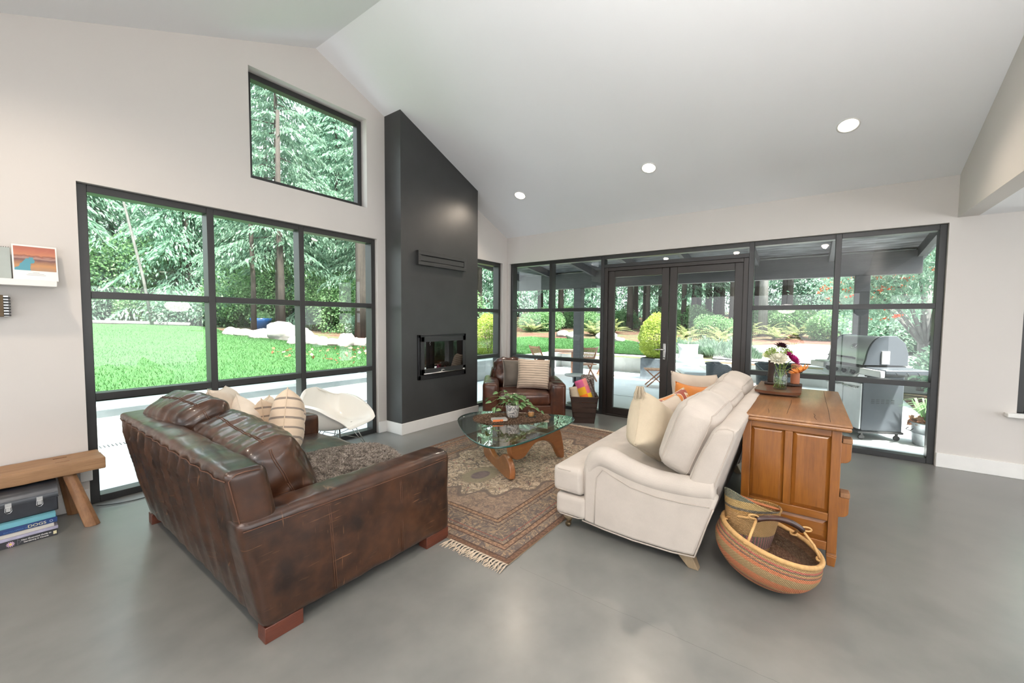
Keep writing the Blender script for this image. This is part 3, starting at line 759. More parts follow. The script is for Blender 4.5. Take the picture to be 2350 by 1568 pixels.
for x, y, s in ((15.2, -3.9, 1.0), (16.7, -2.4, 1.0), (15.9, -6.4, 1.3)):
    bush('teal', x, y, s, x, 'rhododendron with long pale green leaves beyond the barbecue', G5)
bt_ = thing('birch_tree', 'white barked birch trunk beyond the gravel, right of the French doors', 'tree', (22.3, 1.75, gz(22.3, 1.75)-.1))
MB().tube([(0, 0, 0), (.05, .02, 3), (-.03, 0, 7), (.05, .05, 11)], [.20, .18, .14, .06], 12).build('trunk', M['bark_pale'], bt_, smooth=True)
rng = np.random.default_rng(8); n = 5000; pp = rng.normal(0, 1, (n, 3))*np.array([1.5, 1.5, 1.8])+np.array([0, 0, 9])
quads('leaves', sprays(n, pp, rng.normal(0, 1, (n, 3)), rng.uniform(.1, .2, n), rng.uniform(.03, .05, n), rng, .4), M['leaf'], bt_)

rng = np.random.default_rng(77); n = 130; fx = rng.uniform(4.6, 9.5, n); fy = rng.uniform(8.0, 11.6, n)
fz = np.array([max(gz(a, b)+.03+.05*fbm(a*.15, b*.15), .455) for a, b in zip(fx, fy)])+.05
M['dead_leaf'] = leaf_mat('fallen maple leaves', (.30, .09, .045), (.42, .20, .11), (.50, .33, .22), .3, tcol=(.5, .25, .12))
tag(quads('fallen_leaves', sprays(n, np.stack([fx, fy, fz], 1), rng.normal(0, 1, (n, 3))*np.array([1, 1, .15]), rng.uniform(.07, .13, n), rng.uniform(.03, .055, n), rng, .1), M['dead_leaf']), 'scattered orange leaves lying on the lawn before the boulders', 'leaves', kind='stuff')
# boulders along the mulch bed and the log edging of the lawn
M['boulder'] = plain('pale granite', (.25, .235, .215), .85, vary=.2, scale=3, bump=.5)
def boulder(x, y, sx, sy, sz, seed, label, group='pale boulders edging the mulch bed'):
    mb = MB(); 
    def fn(u, v):
        a = u*2*PI; b = (v-.5)*PI; d = Vector((math.cos(a)*math.cos(b), math.sin(a)*math.cos(b), math.sin(b)))
        k = 1+.28*noise.noise(d*1.5+Vector((seed*3.1, 0, 0)))+.10*noise.noise(d*4+Vector((0, seed, 0)))
        return (d.x*sx*k, d.y*sy*k, d.z*sz*k)
    mb.grid(fn, 20, 12); o = mb.build('boulder', M['boulder'], smooth=True, weld=True); o.location = (x, y, gz(x, y)+sz*.35); o.rotation_euler = (0, 0, seed)
    tag(o, label, 'rock', group)
bl = [(6.02, 17.2, .42, .3, .22), (6.2, 16.5, .4, .3, .2), (6.45, 15.6, .5, .35, .26), (7.15, 15.9, .8, .6, .42), (6.9, 14.5, .78, .5, .40), (6.45, 13.2, .3, .25, .18), (6.75, 12.9, .36, .28, .22), (6.9, 12.4, .2, .2, .14),
      (7.15, 12.25, .28, .24, .17), (7.4, 12.0, .42, .3, .3), (7.75, 11.85, .34, .26, .2), (8.2, 11.75, .36, .26, .2), (8.7, 11.9, .4, .3, .2), (9.4, 12.2, .4, .3, .2), (7.6, 13.8, .2, .2, .12), (8.5, 13.6, .22, .2, .12)]
for i, b in enumerate(bl): boulder(b[0], b[1], b[2], b[3], b[4], i+1.3, {3: 'largest pale boulder, at the back of the row edging the mulch bed', 4: 'broad low boulder in front of the largest one at the lawn edge', 0: 'pale boulder at the end of the row farthest from the chimney breast'}.get(i, 'small pale boulder in the row edging the mulch bed'), {3: None, 4: None, 0: None}.get(i, 'pale boulders edging the mulch bed'))
for i, (x, y, s) in enumerate(((17.4, 9.0, .45), (17.9, 7.6, .5), (16.9, 6.6, .3), (18.6, 10.3, .4), (16.2, 5.3, .25))):
    boulder(x, y, s, s*.8, s*.55, i+20, 'pale rock at the lawn edge beyond the terrace', 'rocks beyond the terrace lawn')
lg = MB()
lg.tube([(-8, 25.2, 1.36), (-3, 25.6, 1.38), (1, 25.4, 1.37), (4, 24.2, 1.32), (6.2, 22.4, 1.24)], .10, 8)
tag(lg.build('log_edging', M['bark_pale'], smooth=True), 'pale fallen log along the far edge of the lawn', 'log')
pt = thing('planter_pot', 'blue glazed planter among the shrubs behind the boulders', 'planter', (8.4, 20.6, gz(8.4, 20.6)))
M['blue_glaze'] = plain('blue glaze', (.015, .10, .32), .25, coat=.5)
MB().lathe([(.30, 0), (.42, .35), (.46, .5), (.42, .5), (.38, .42), (.02, .4)], 20).build('pot', M['blue_glaze'], pt, smooth=True)
rng = np.random.default_rng(9); n = 300; quads('foliage', sprays(n, rng.normal(0, .2, (n, 3))*np.array([1, 1, .5])+np.array([0, 0, .55]), rng.normal(0, 1, (n, 3))+np.array([0, 0, .6]), rng.uniform(.1, .2, n), rng.uniform(.02, .04, n), rng), M['leaf'], pt)
# bare tree trunks close to the bed
for x, y, r, lb in ((9.9, 14.9, .24, 'thick dark trunk rising from the mulch bed'), (7.95, 17.6, .13, 'slim grey trunk behind the largest boulders'), (7.3, 18.6, .09, 'thinnest grey trunk behind the boulders'), (5.1, 23.2, .055, 'slender pale leaning trunk in front of the cedars')):
    o = MB().tube([(0, 0, -.1), (.03 if r > .08 else -.25, .02, 2), (-.02 if r > .08 else -.75, .04, 5), (.02 if r > .08 else -1.5, 0, 9)], [r*1.25, r, r*.85, r*.5], 10).build('tree_trunk', M['bark' if r > .08 else 'bark_pale'], smooth=True)
    o.location = (x, y, gz(x, y)); tag(o, lb, 'tree')

# ---------------------------------------------------------------- roof over the terrace
RT = thing('terrace_roof', 'charcoal timber roof over the terrace with beam, rafters and posts', 'roof'); RT['kind'] = 'structure'
BX0 = 9.25
structure(B(BX0, BX0+.16, -1.45, 6.62, 2.36, 2.74).build('beam', M['stained'], RT, bevel=.006))
def roofz(x): return 3.13-(x-6.42)*.125
for y in (-1.42, -.28, .86, 2.0, 3.14, 4.28, 5.42, 6.5):
    structure(MB().beam((6.42, y, roofz(6.42)-.07), (10.1, y, roofz(10.1)-.07), .07, .16).build('rafter', M['stained'], RT))
structure(MB().prism([(6.42, roofz(6.42)+.01), (10.25, roofz(10.25)+.01), (10.25, roofz(10.25)+.07), (6.42, roofz(6.42)+.07)], -1.6, 6.75).build('roof_deck', M['deck'], RT))
structure(B(10.2, 10.26, -1.6, 6.75, 2.5, 2.72).build('fascia', M['stained'], RT))
for y in (4.72, -.72):
    structure(B(BX0-.02, BX0+.18, y-.1, y+.1, PZ, 2.36).build('post', M['stained'], RT, bevel=.006))
structure(B(-1, 6.9, YA+.22, YA+.7, 4.9, 5.0).build('roof_eave', M['stained']))
# ---------------------------------------------------------------- brown leather sofa (back towards the camera)
def lerp(a, b, t): return a+(b-a)*t
def mapped(f, M4):
    return lambda p: M4 @ f(p)
def brown_sofa():
    t = thing('leather_sofa', 'large worn brown leather sofa with its back to the bench', 'sofa', (1.4, 3.0, 0)); L = M['leather']
    T = Matrix.Translation
    y0, y1 = 2.0, 3.97
    # arms
    for k, yy in enumerate((y0+.10, y1-.10)):
        def post(q, p):
            zt = (p[2]+1)/2; q.x -= (1-p[0])/2*(.108*zt)
            if p[2] > .6: q.z += .012*math.sin(q.x*55)*max(0, 1-abs(p[1]))*(.5+.5*noise.noise(Vector((q.x*6, 0, 1))))
            return q
        f = mapped(boxmap((1.21, .20, .555), .035, (0, .010, .008), .006, 6, 3+k, post), T((1.405 if k == 0 else 1.43, yy, .3475)))
        o = softbox(MB(), f, (40, 12, 20)).build('arm', L, t, smooth=True, weld=True, world=True)
        sg = -1 if k == 0 else 1
        st = MB(); ys = yy+sg*.112
        for xx in (1.16, 1.60):
            for dx in (-.005, .005):
                st.tube([(xx+dx-.06*(z/.6)*(1-(xx-.8)/1.2), ys-sg*(.004 if 0 < i < 6 else .010), z) for i, z in enumerate(np.linspace(.09, .575, 7))], .0022, 5)
        st.tube([(x, ys-sg*.006, .578+.006*math.sin(x*3)) for x in np.linspace(.72, 2.0, 24)], .0028, 5)
        stt = st.build('seam', M['thread'], t, smooth=True, world=True)
    # back with draped hide
    def post(q, p):
        zt = (p[2]+1)/2; q.x -= .150*zt
        if p[0] < 0 and abs(p[0]) > .9:
            s_ = q.y*40+q.z*8+1.6*noise.noise(Vector((q.y*2.2, q.z*1.5, 0)))
            env = min(1, (1-abs(p[1]))*6)*max(0, min(1, (1-p[2])*3))*max(0, min(1, (p[2]+1.15)*1.2))
            q.x -= (.046*(1-abs(math.sin(s_*.5)))**1.3+.008*(1-abs(math.sin(s_*1.35+1)))**2-.008)*env*(.35+.65*zt)
        q.z += .003*math.sin(q.y*23)*max(0, p[2]-.8)*3
        return q
    f = mapped(boxmap((.175, y1-y0-.03, .79), .035, (.006, .004, .01), .005, 5, 9, post), T((.895, (y0+y1)/2, .465)))
    softbox(MB(), f, (10, 220, 34)).build('backrest', L, t, smooth=True, weld=True, world=True)
    st = MB()
    st.tube([f((-1.0, b, .90))+Vector((-.003, 0, 0)) for b in np.linspace(-.985, .985, 40)], .0032, 5)
    st.tube([f((a, -1.0, c)) + Vector((0, -.002, 0)) for a, c in [(-.93, -.2), (-.93, .2), (-.93, .6), (-.93, .9), (-.5, .97), (0, .985), (.6, .96)]], .0035, 5)
    st.build('seam', M['thread'], t, smooth=True, world=True)
    # seat platform and front rail
    B(1.0, 1.97, y0+.19, y1-.19, .08, .27).build('seat_base', L, t, bevel=.02, world=True)
    for k, (a, b) in enumerate(((y0+.205, 2.985), (2.99, y1-.205))):
        f = mapped(boxmap((1.02, b-a, .20), .045, (.01, .01, .03), .012, 4, 20+k), T((1.505, (a+b)/2, .365)))
        softbox(MB(), f, (26, 22, 10)).build('seat_cushion', L, t, smooth=True, weld=True, world=True)
        st = MB().tube([f((a_, b_, .80))+Vector((.003, 0, 0)) for a_, b_ in [(1, q) for q in np.linspace(-.95, .95, 14)]], .003, 5)
        st.build('seam', M['thread'], t, smooth=True, world=True)
    # loose back cushions
    for k, (yc, ln, hh, tilt, xc, zc, rz) in enumerate(((2.71, .93, .47, -22, 1.035, .675, -3), (3.50, .72, .50, -24, .985, .72, 5))):
        def post(q, p):
            w = max(0, 1-abs(p[1])**3)
            q.z += -.035*(1-abs(p[1]))*max(0, p[2]) if k == 0 else 0
            fold = math.sin(q.y*46+q.z*20+3*noise.noise(q*4))
            q.x += .006*fold*(abs(p[1]))**2; q.z += .006*math.sin(q.y*60+q.x*10)*max(0, p[2])*.6
            if abs(p[1]) > .85 and p[2] < 0: q.y += .02*noise.noise(q*9)
            return q
        Mt = T((xc, yc, zc)) @ Matrix.Rotation(math.radians(tilt), 4, 'Y') @ Matrix.Rotation(math.radians(rz), 4, 'Z')
        f = mapped(boxmap((.32, ln, hh), .085, (.03, .02, .03), .020, 5, 40+7*k, post), Mt)
        c = softbox(MB(), f, (22, 46, 30)).build('back_cushion', L, t, smooth=True, weld=True, world=True)
        st = MB()
        for a_ in (0, .06):
            st.tube([f((a_, b_, 1.0))+Vector((0, 0, .002)) for b_ in np.linspace(-.9, .9, 24)], .0025, 5)
            st.tube([f((a_, -1.0, c_))+Vector((0, -.002, 0)) for c_ in np.linspace(-.9, .9, 14)], .0025, 5)
        st.tube([f((-.95, b_, .75)) for b_ in np.linspace(-.95, .95, 24)], .003, 5)
        st.build('seam', M['thread'], c, smooth=True); 
        sm = bpy.data.objects[-1] if False else None
    for x0, x1, yy in ((.80, .985, y0+.01), (1.80, 2.005, y0+.01), (.80, .985, y1-.09), (1.80, 2.005, y1-.09)):
        B(x0+.005, x1, yy, yy+.08, 0, .078).build('foot', M['sofa_foot'], t, bevel=.003, world=True)
    return t
_bs = brown_sofa()
# seams under the cushions were built in world space: bring them into the sofa's frame
for o in C.objects:
    if o.name.startswith('seam') and o.parent and o.parent.name.startswith('back_cushion') and o.parent.parent == _bs:
        o.data.transform(Matrix.Translation(-_bs.location))

# ---------------------------------------------------------------- oatmeal linen sofa
def linen_sofa():
    t = thing('linen_sofa', 'oatmeal linen sofa with rolled arms in front of the pine sideboard', 'sofa', (3.65, 1.0, 0)); L = M['linen']; T = Matrix.Translation
    x0, x1 = 2.60, 4.74
    # side panels with rolled arm tops
    prof = [(1.262, .10), (1.262, .50), (1.20, .585), (1.10, .60), (.95, .53), (.75, .50), (.455, .51), (.40, .48), (.455, .30), (.515, .10), (.65, .085), (.9, .078), (1.1, .085)]
    path = [(1.228, .13, .044), (1.236, .34, .050), (1.228, .47, .062), (1.19, .555, .074), (1.12, .582, .080), (1.02, .548, .078), (.90, .512, .074), (.75, .492, .072), (.60, .497, .072), (.50, .507, .072), (.42, .515, .068)]
    for k, xs in enumerate((x0+.075, x1-.075)):
        MB().prism(prof, xs-.062 if k == 0 else xs-.045, xs+.045 if k == 0 else xs+.062, 'x').build('arm_panel', L, t, bevel=.02, seg=3, world=True)
        pts = []; rs = []
        for i in range(len(path)-1):
            for q in np.linspace(0, 1, 5)[:-1]:
                p0, p1 = path[i], path[i+1]; pts.append(Vector((xs-.0, lerp(p0[0], p1[0], q), lerp(p0[1], p1[1], q)))); rs.append(lerp(p0[2], p1[2], q))
        pts.append(Vector((xs, path[-1][0], path[-1][1]))); rs.append(path[-1][2])
        for _ in range(3): pts = [pts[0]]+[(pts[i-1]+pts[i]*2+pts[i+1])/4 for i in range(1, len(pts)-1)]+[pts[-1]]
        ar = MB().tube(pts, rs, 22); r = ar.build('arm_roll', L, t, smooth=True, world=True)
        sg = -1 if k == 0 else 1
        s_ = MB()
        s_.tube([(xs+sg*.064, y, z) for y, z in [(1.175, .10), (1.172, .3), (1.165, .44), (1.12, .505), (1.04, .475), (.92, .432), (.75, .412), (.6, .415), (.44, .43)]], .0035, 6)
        s_.tube([(xs+sg*.060, y, z) for y, z in [(1.27, .10), (1.1, .085), (.9, .076), (.65, .083), (.515, .098), (.485, .20), (.452, .32), (.42, .42)]], .005, 6)
        s_.build('piping', M['linen_seam'], t, smooth=True, world=True)
    # raked back
    def post(q, p):
        zt = (p[2]+1)/2; q.y -= .235*zt**1.15
        if p[1] > 0: q.y += .03*math.sin(zt*PI)
        return q
    f = mapped(boxmap((x1-x0-.07, .135, .84), .045, (.005, .01, .01), .003, 4, 2, post), T(((x0+x1)/2, .60, .50)))
    softbox(MB(), f, (60, 10, 26)).build('backrest', L, t, smooth=True, weld=True, world=True)
    s_ = MB()
    for sd in (-1, 1):
        s_.tube([f((sd*.995, b, c)) for b, c in [(-.9, -.9), (-.9, -.4), (-.9, 0), (-.9, .5), (-.9, .85), (-.6, .97), (0, 1.0), (.6, .96), (.88, .8), (.9, .4), (.9, 0)]], .005, 6)
    s_.tube([f((a, -.93, .97)) for a in np.linspace(-.98, .98, 30)], .005, 6); s_.build('piping', M['linen_seam'], t, smooth=True, world=True)
    # base and seat
    f = mapped(boxmap((x1-x0+.0, .24, .155), .03, (.0, .01, .0), .003, 4, 5), T(((x0+x1)/2, 1.365, .185)))
    softbox(MB(), f, (40, 10, 8)).build('front_rail', L, t, smooth=True, weld=True, world=True)
    MB().tube([(x0+.02, 1.262, .112), (x0+.004, 1.30, .110), (x0+.004, 1.44, .110), (x0+.03, 1.482, .110), (x1-.03, 1.482, .110), (x1-.004, 1.44, .11)], .0045, 6).build('piping', M['linen_seam'], t, smooth=True, world=True)
    B(x0+.13, x1-.13, .55, 1.30, .10, .27).build('seat_base', L, t, world=True)
    def post(q, p):
        y = q.y+1.04
        k = 1 if y > 1.285 else (.865 if y < 1.255 else lerp(.865, 1, (y-1.255)/.03))
        q.x *= k; q.z += .028*max(0, p[2])*(1-p[0]**4)*(1-abs(p[1])**3); return q
    f = mapped(boxmap((x1-x0, .94, .185), .035, (0, .02, .02), .005, 3, 8, post), T(((x0+x1)/2, 1.04, .368)))
    o = softbox(MB(), f, (60, 60, 10)).build('seat_cushion', L, t, smooth=True, weld=True, world=True)
    s_ = MB()
    for c_ in (.84, -.84):
        s_.tube([f((a, b, c_)) for a, b in [(-1, .50), (-1, .7), (-1, .9)]+[(a, 1.0) for a in np.linspace(-.97, .97, 30)]+[(1, .9), (1, .5)]], .0045, 6)
    s_.build('piping', M['linen_seam'], t, smooth=True, world=True)
    # back cushions
    for k, (xa, xb, zc, tl, hh, yo) in enumerate(((2.69, 3.34, .785, 20, .47, 0), (3.35, 4.0, .78, 21, .46, -.005), (4.01, 4.66, .80, 19, .48, -.01))):
        Mt = T(((xa+xb)/2, .605+yo, zc)) @ Matrix.Rotation(math.radians(tl), 4, 'X')
        f = mapped(boxmap((xb-xa, .245, hh), .075, (.025, .045, .02), .008, 4, 60+k), Mt)
        c = softbox(MB(), f, (26, 16, 22)).build('back_cushion', L, t, smooth=True, weld=True, world=True)
        s_ = MB()
        for sd in (-.78, .78): s_.tube([q+Vector((0, 0, 0)) for q in ringpath(lambda p: f((p[0], sd, p[2])), 1, sd, 20)], .0048, 6, closed=True)
        s_.tf(T(-t.location)); s_.build('piping', M['linen_seam'], c, smooth=True)
    # legs: wedge legs at the back, turned legs on castors in front
    for xx in (x0+.035, x1-.115):
        mb = MB(); mb.add([(xx, .55, .115), (xx+.08, .55, .115), (xx+.08, .66, .115), (xx, .66, .115), (xx+.012, .495, 0), (xx+.065, .495, 0), (xx+.065, .555, 0), (xx+.012, .555, 0)],
            [(0, 1, 2, 3), (4, 7, 6, 5), (0, 4, 5, 1), (1, 5, 6, 2), (2, 6, 7, 3), (3, 7, 4, 0)])
        mb.build('leg', M['whitewash'], t, bevel=.004, world=True)
    for xx in (x0+.06, x1-.06):
        g_ = MB().lathe([(.036, .125), (.046, .11), (.048, .095), (.040, .078), (.027, .068), (.022, .06)], 18, (xx, 1.40, 0)).build('leg', M['whitewash'], t, smooth=True, world=True)
        c = MB(); c.lathe([(.021, .065), (.023, .06), (.017, .032)], 14, (xx, 1.40, 0)); c.tf(Matrix.Identity(4))
        c.tube([(xx-.012, 1.405, .020), (xx+.012, 1.405, .020)], .020, 14); c.tf(T(-t.location)); c.build('caster', M['brass'], g_, smooth=True)
    return t
M['brass'] = plain('aged brass', (.16, .11, .06), .45, .8)
linen_sofa()

# ---------------------------------------------------------------- throw pillows
def pillow(label, cat_mat, loc, w=.48, h=.48, t=.17, rz=0, lean=0, roll=0, seed=1, group=None, c=.10, name='throw_pillow', extra=None, crush=0):
    e = thing(name, label, 'cushion', loc, group=group)
    R = Matrix.Rotation(rz, 4, 'Z') @ Matrix.Rotation(lean, 4, 'X') @ Matrix.Rotation(roll, 4, 'Y')
    mb = pillow_mesh(w, h, t, 26, c, .012, seed, .014, crush); mb.tf(Matrix.Translation((0, 0, 0)) @ R)
    lo = min(v[2] for v in mb.v); dz = -lo
    mb.tf(Matrix.Translation((0, 0, dz))); o = mb.build('cover', cat_mat, e, smooth=True, weld=True)
    pp = MB(); loop = []
    for k in range(96):
        s_, q = divmod(k, 24); q = q/24*2-1
        a, b = [(q, -1), (1, q), (-q, 1), (-1, -q)][s_]
        loop.append((w/2*a*(1-c*(1-b*b)*abs(a)), 0, h/2*b*(1-c*(1-a*a)*abs(b))-crush*max(0, 1-abs(a)*1.1)*max(0, b)**2*h))
    pp.tube(loop, .0035, 5, closed=True); pp.tf(Matrix.Translation((0, 0, dz)) @ R); pp.build('seam', cat_mat if extra is None else extra, e, smooth=True)
    return e, R, dz
rad = math.radians
SZ = .485
G = 'throw pillows on the leather sofa'
M['print'] = fabric('cream linen with faint grey script', (.70, .60, .50), uvstripes=None)
pillow('large cream pillow at the back of the leather sofa, behind the smaller cream one', M['cream'], (1.23, 3.66, SZ), .56, .50, .20, rad(62), rad(-14), rad(6), 3, G)
pillow('smaller cream pillow printed with faint script between the large cream and the striped one', M['print'], (1.27, 3.33, SZ), .46, .43, .17, rad(70), rad(-20), rad(-9), 5, G)
pillow('cream pillow with broad grey stripes standing on the sheepskin side', M['striped'], (1.40, 3.04, SZ), .44, .44, .20, rad(58), rad(4), rad(22), 7, G, .05)
pillow('striped cream pillow almost hidden behind the other striped one', M['striped'], (1.40, 3.36, SZ), .40, .43, .15, rad(60), rad(-4), rad(6), 8, G, .16)
G = 'throw pillows on the linen sofa'
e, R, dz = pillow('cream wool pillow with a big tassel on its top corner at the near end', M['cream_wool'], (3.02, .92, .475), .42, .42, .26, rad(-8), rad(-10), rad(30), 11, G, .07)
def tassel(e, at, n=70, L=.10):
    P = []; rng = np.random.default_rng(3)
    mb = MB()
    for k in range(n):
        a = rng.random()*2*PI; r = rng.uniform(.02, .055); b = Vector(at)
        mb.tube([b, b+Vector((math.cos(a)*r*.5, math.sin(a)*r*.5, .008)), b+Vector((math.cos(a)*r, math.sin(a)*r, -L*rng.uniform(.5, .9)))], [.0026, .0024, .0016], 4, cap=False)
    mb.build('tassel', M['cream_wool'], e, smooth=True)['kind'] = 'stuff'
cn = R @ Vector((-.225, 0, .215)); cn2 = R @ Vector((.225, 0, .215)); cn = cn if cn.z > cn2.z else cn2
tassel(e, (cn.x, cn.y, cn.z+dz))
pillow('plain cream pillow behind the tasselled one', M['cream'], (3.38, .90, .475), .44, .42, .20, rad(-20), rad(-14), rad(-6), 13, G)
pillow('large off-white pillow at the far end of the linen sofa', M['cream'], (4.34, .88, .475), .56, .54, .22, rad(-36), rad(-16), rad(6), 15, G)
def rust_print(m, c):
    tc = m.n.new('ShaderNodeTexCoord'); v = m.noise(m.co('UV'), 3.2, 1, .4, .6)
    return m.ramp(v, (.0, (.30, .05, .03)), (.42, (.30, .05, .03)), (.46, (.72, .60, .45)), (.52, (.62, .22, .05)), (.75, (.62, .22, .05)), interp='CONSTANT')
M['rust_print'] = fabric('rust and orange printed cotton', (.6, .25, .08), uvstripes=rust_print)
M['orange'] = fabric('burnt orange cotton', (.62, .22, .045))
pillow('rust and orange patterned pillow between the linen cushions', M['rust_print'], (3.62, .90, .475), .46, .42, .17, rad(-30), rad(-20), rad(-12), 17, G)
pillow('burnt orange pillow with a crumpled face next to the far off-white pillow', M['orange'], (3.98, .82, .475), .42, .47, .17, rad(-32), rad(-16), rad(10), 19, G)
tassel_small = None
# grey sheepskin on the leather sofa seat
def sheepskin():
    rng = np.random.default_rng(2); C0 = Vector((1.56, 2.76)); 
    def rad_(a): return (.36+.10*math.cos(2*a+.4)+.04*math.sin(3*a+1)+.025*math.sin(7*a))
    def top(x, y): return .478+.03*(max(0, 1-((x-1.5)/.55)**4))*(max(0, 1-((y-2.6)/.5)**4))+.012*fbm(x*5, y*5, 3)
    e = thing('sheepskin_rug', 'shaggy grey sheepskin spread over the seat of the leather sofa', 'throw', (C0.x, C0.y, .47))
    mb = MB()
    def fn(u, v):
        a = u*2*PI; r = rad_(a)*v; x, y = C0.x+math.cos(a)*r*1.05, C0.y+math.sin(a)*r*1.45
        return (x-C0.x, y-C0.y, top(x, y)+.014*(1-v**6)-.47+.004)
    mb.grid(fn, 60, 14); mb.build('hide', M['fur_grey'], e, smooth=True, weld=True, recalc=False)
    n = 26000; a = rng.random(n)*2*PI; rr = np.sqrt(rng.random(n))
    rk = np.array([rad_(q) for q in a])*rr; x = np.cos(a)*rk*1.05; y = np.sin(a)*rk*1.45
    z = np.array([top(C0.x+x[i], C0.y+y[i])+.014*(1-rr[i]**6)-.47 for i in range(n)])
    cl = np.stack([np.sin(x*60+y*33)+np.cos(y*71), np.cos(x*54-y*41)+np.sin(x*80), np.ones(n)*1.6], 1)+rng.normal(0, .5, (n, 3)); cl[:, 0] += x*3; cl[:, 1] += y*2
    P = sprays(n, np.stack([x, y, z], 1), cl, rng.uniform(.018, .036, n), rng.uniform(.0022, .0045, n), rng, .7)
    quads('fleece', P, M['fur_grey2'], e)['kind'] = 'stuff'
M['fur_grey'] = plain('grey hide', (.12, .10, .09), .95)
M['fur_grey2'] = leaf_mat('grey fleece', (.16, .135, .12), (.33, .285, .25), (.46, .40, .35), .15, .9, tcol=(.4, .35, .3))
sheepskin()
# ---------------------------------------------------------------- fireplace insert and air grille on the chimney breast
T = Matrix.Translation
def fireplace():
    t = thing('fireplace_insert', 'black wood stove insert with a glass door in the charcoal chimney breast', 'fireplace', (4.21, CY, .70)); t['kind'] = 'thing'
    x0, x1, z0, z1 = 3.735, 4.69, .70, 1.33
    mb = MB()
    for a in ((x0, x0+.045), (x1-.045, x1)): mb.box(a[0], a[1], CY-.022, CY+.02, z0, z1)
    mb.box(x0, x1, CY-.022, CY+.02, z1-.045, z1); mb.box(x0, x1, CY-.022, CY+.02, z0, z0+.065)
    mb.build('surround', M['black_metal'], t, bevel=.004, world=True)
    dr = MB()
    for a in ((x0+.03, x0+.09), (x1-.09, x1-.03)): dr.box(a[0], a[1], CY-.045, CY-.02, z0+.07, z1-.03)
    dr.box(x0+.03, x1-.03, CY-.045, CY-.02, z1-.10, z1-.03); dr.box(x0+.03, x1-.03, CY-.045, CY-.02, z0+.07, z0+.15)
    d = dr.build('door', M['black_plastic'], t, bevel=.003, world=True)
    g = B(x0+.07, x1-.07, CY-.040, CY-.034, z0+.13, z1-.08); g.tf(T(-t.location)); g.build('glass', M['fire_glass'], d)
    h = MB().tube([(x0+.06, CY-.06, z0+.085), (x1-.06, CY-.06, z0+.085)], .009, 10)
    for xx in (x0+.10, x1-.10): h.tube([(xx, CY-.06, z0+.085), (xx, CY-.03, z0+.085)], .006, 8)
    h.box(x1-.10, x1-.06, CY-.066, CY-.05, z0+.075, z0+.105); h.tf(T(-t.location)); h.build('handle_bar', M['chrome'], d, smooth=True)
    # curly emblem under the glass
    e = MB().tube([(4.17+.035*math.cos(a)*(1+a*.02), CY-.047, .805+.012*math.sin(a*1.7)+a*.002) for a in np.linspace(0, 7, 30)], .0022, 5); e.tf(T(-t.location)); e.build('emblem', M['chrome'], d)
    mb = MB().box(3.78, 4.64, YA-.03, YA-.004, .762, 1.268).box(3.777, 3.80, CY+.02, YA-.01, .762, 1.268).box(4.62, 4.643, CY+.02, YA-.01, .762, 1.268).box(3.78, 4.64, CY+.02, YA-.01, .762, .785).box(3.78, 4.64, CY+.02, YA-.01, 1.245, 1.268)
    mb.build('firebox', M['firebrick'], t, world=True)
    lg = MB()
    for k, (a, b) in enumerate((((3.95, CY+.12, .82), (4.45, CY+.16, .82)), ((4.0, CY+.2, .83), (4.4, CY+.1, .88)))): lg.tube([a, b], .035, 9)
    lg.build('charred_logs', M['darkwood'], t, smooth=True, world=True)
def _brick():
    m = Mat('vermiculite firebrick'); v = m.co(); n = m.noise(v, 7, 3)
    m.set(Base_Color=m.ramp(n, (.3, (.30, .20, .15)), (.7, (.46, .33, .26))), Roughness=.9); return m.m
M['firebrick'] = _brick(); M['fire_glass'] = glass_thin('smoked stove glass', (.42, .40, .38), 3.2)
fireplace()
def grille():
    t = thing('warm_air_grille', 'charcoal convection grille above the stove insert', 'vent', (4.19, CY, 2.29))
    x0, x1, z0, z1 = 3.715, 4.665, 2.285, 2.48
    mb = MB().box(x0, x1, CY-.05, CY-.035, z1-.055, z1).box(x0, x1, CY-.05, CY-.035, z0, z0+.05).box(x0, x0+.05, CY-.05, CY-.035, z0+.05, z1-.055).box(x1-.045, x1, CY-.05, CY-.035, z0+.05, z1-.055)
    mb.box(x0, x1, CY-.05, CY, z1-.006, z1).box(x0, x1, CY-.05, CY, z0, z0+.006).box(x0, x0+.006, CY-.05, CY, z0, z1).box(x1-.006, x1, CY-.05, CY, z0, z1)
    mb.build('cover', M['chimney'], t, bevel=.003, world=True)
    B(x0+.055, x1-.05, CY-.042, CY-.03, z0+.062, z1-.068).build('louvre', M['chimney'], t, world=True)
    B(x0+.006, x1-.006, CY-.012, CY-.001, z0+.006, z1-.006).build('backing', M['black_plastic'], t, world=True)
grille()

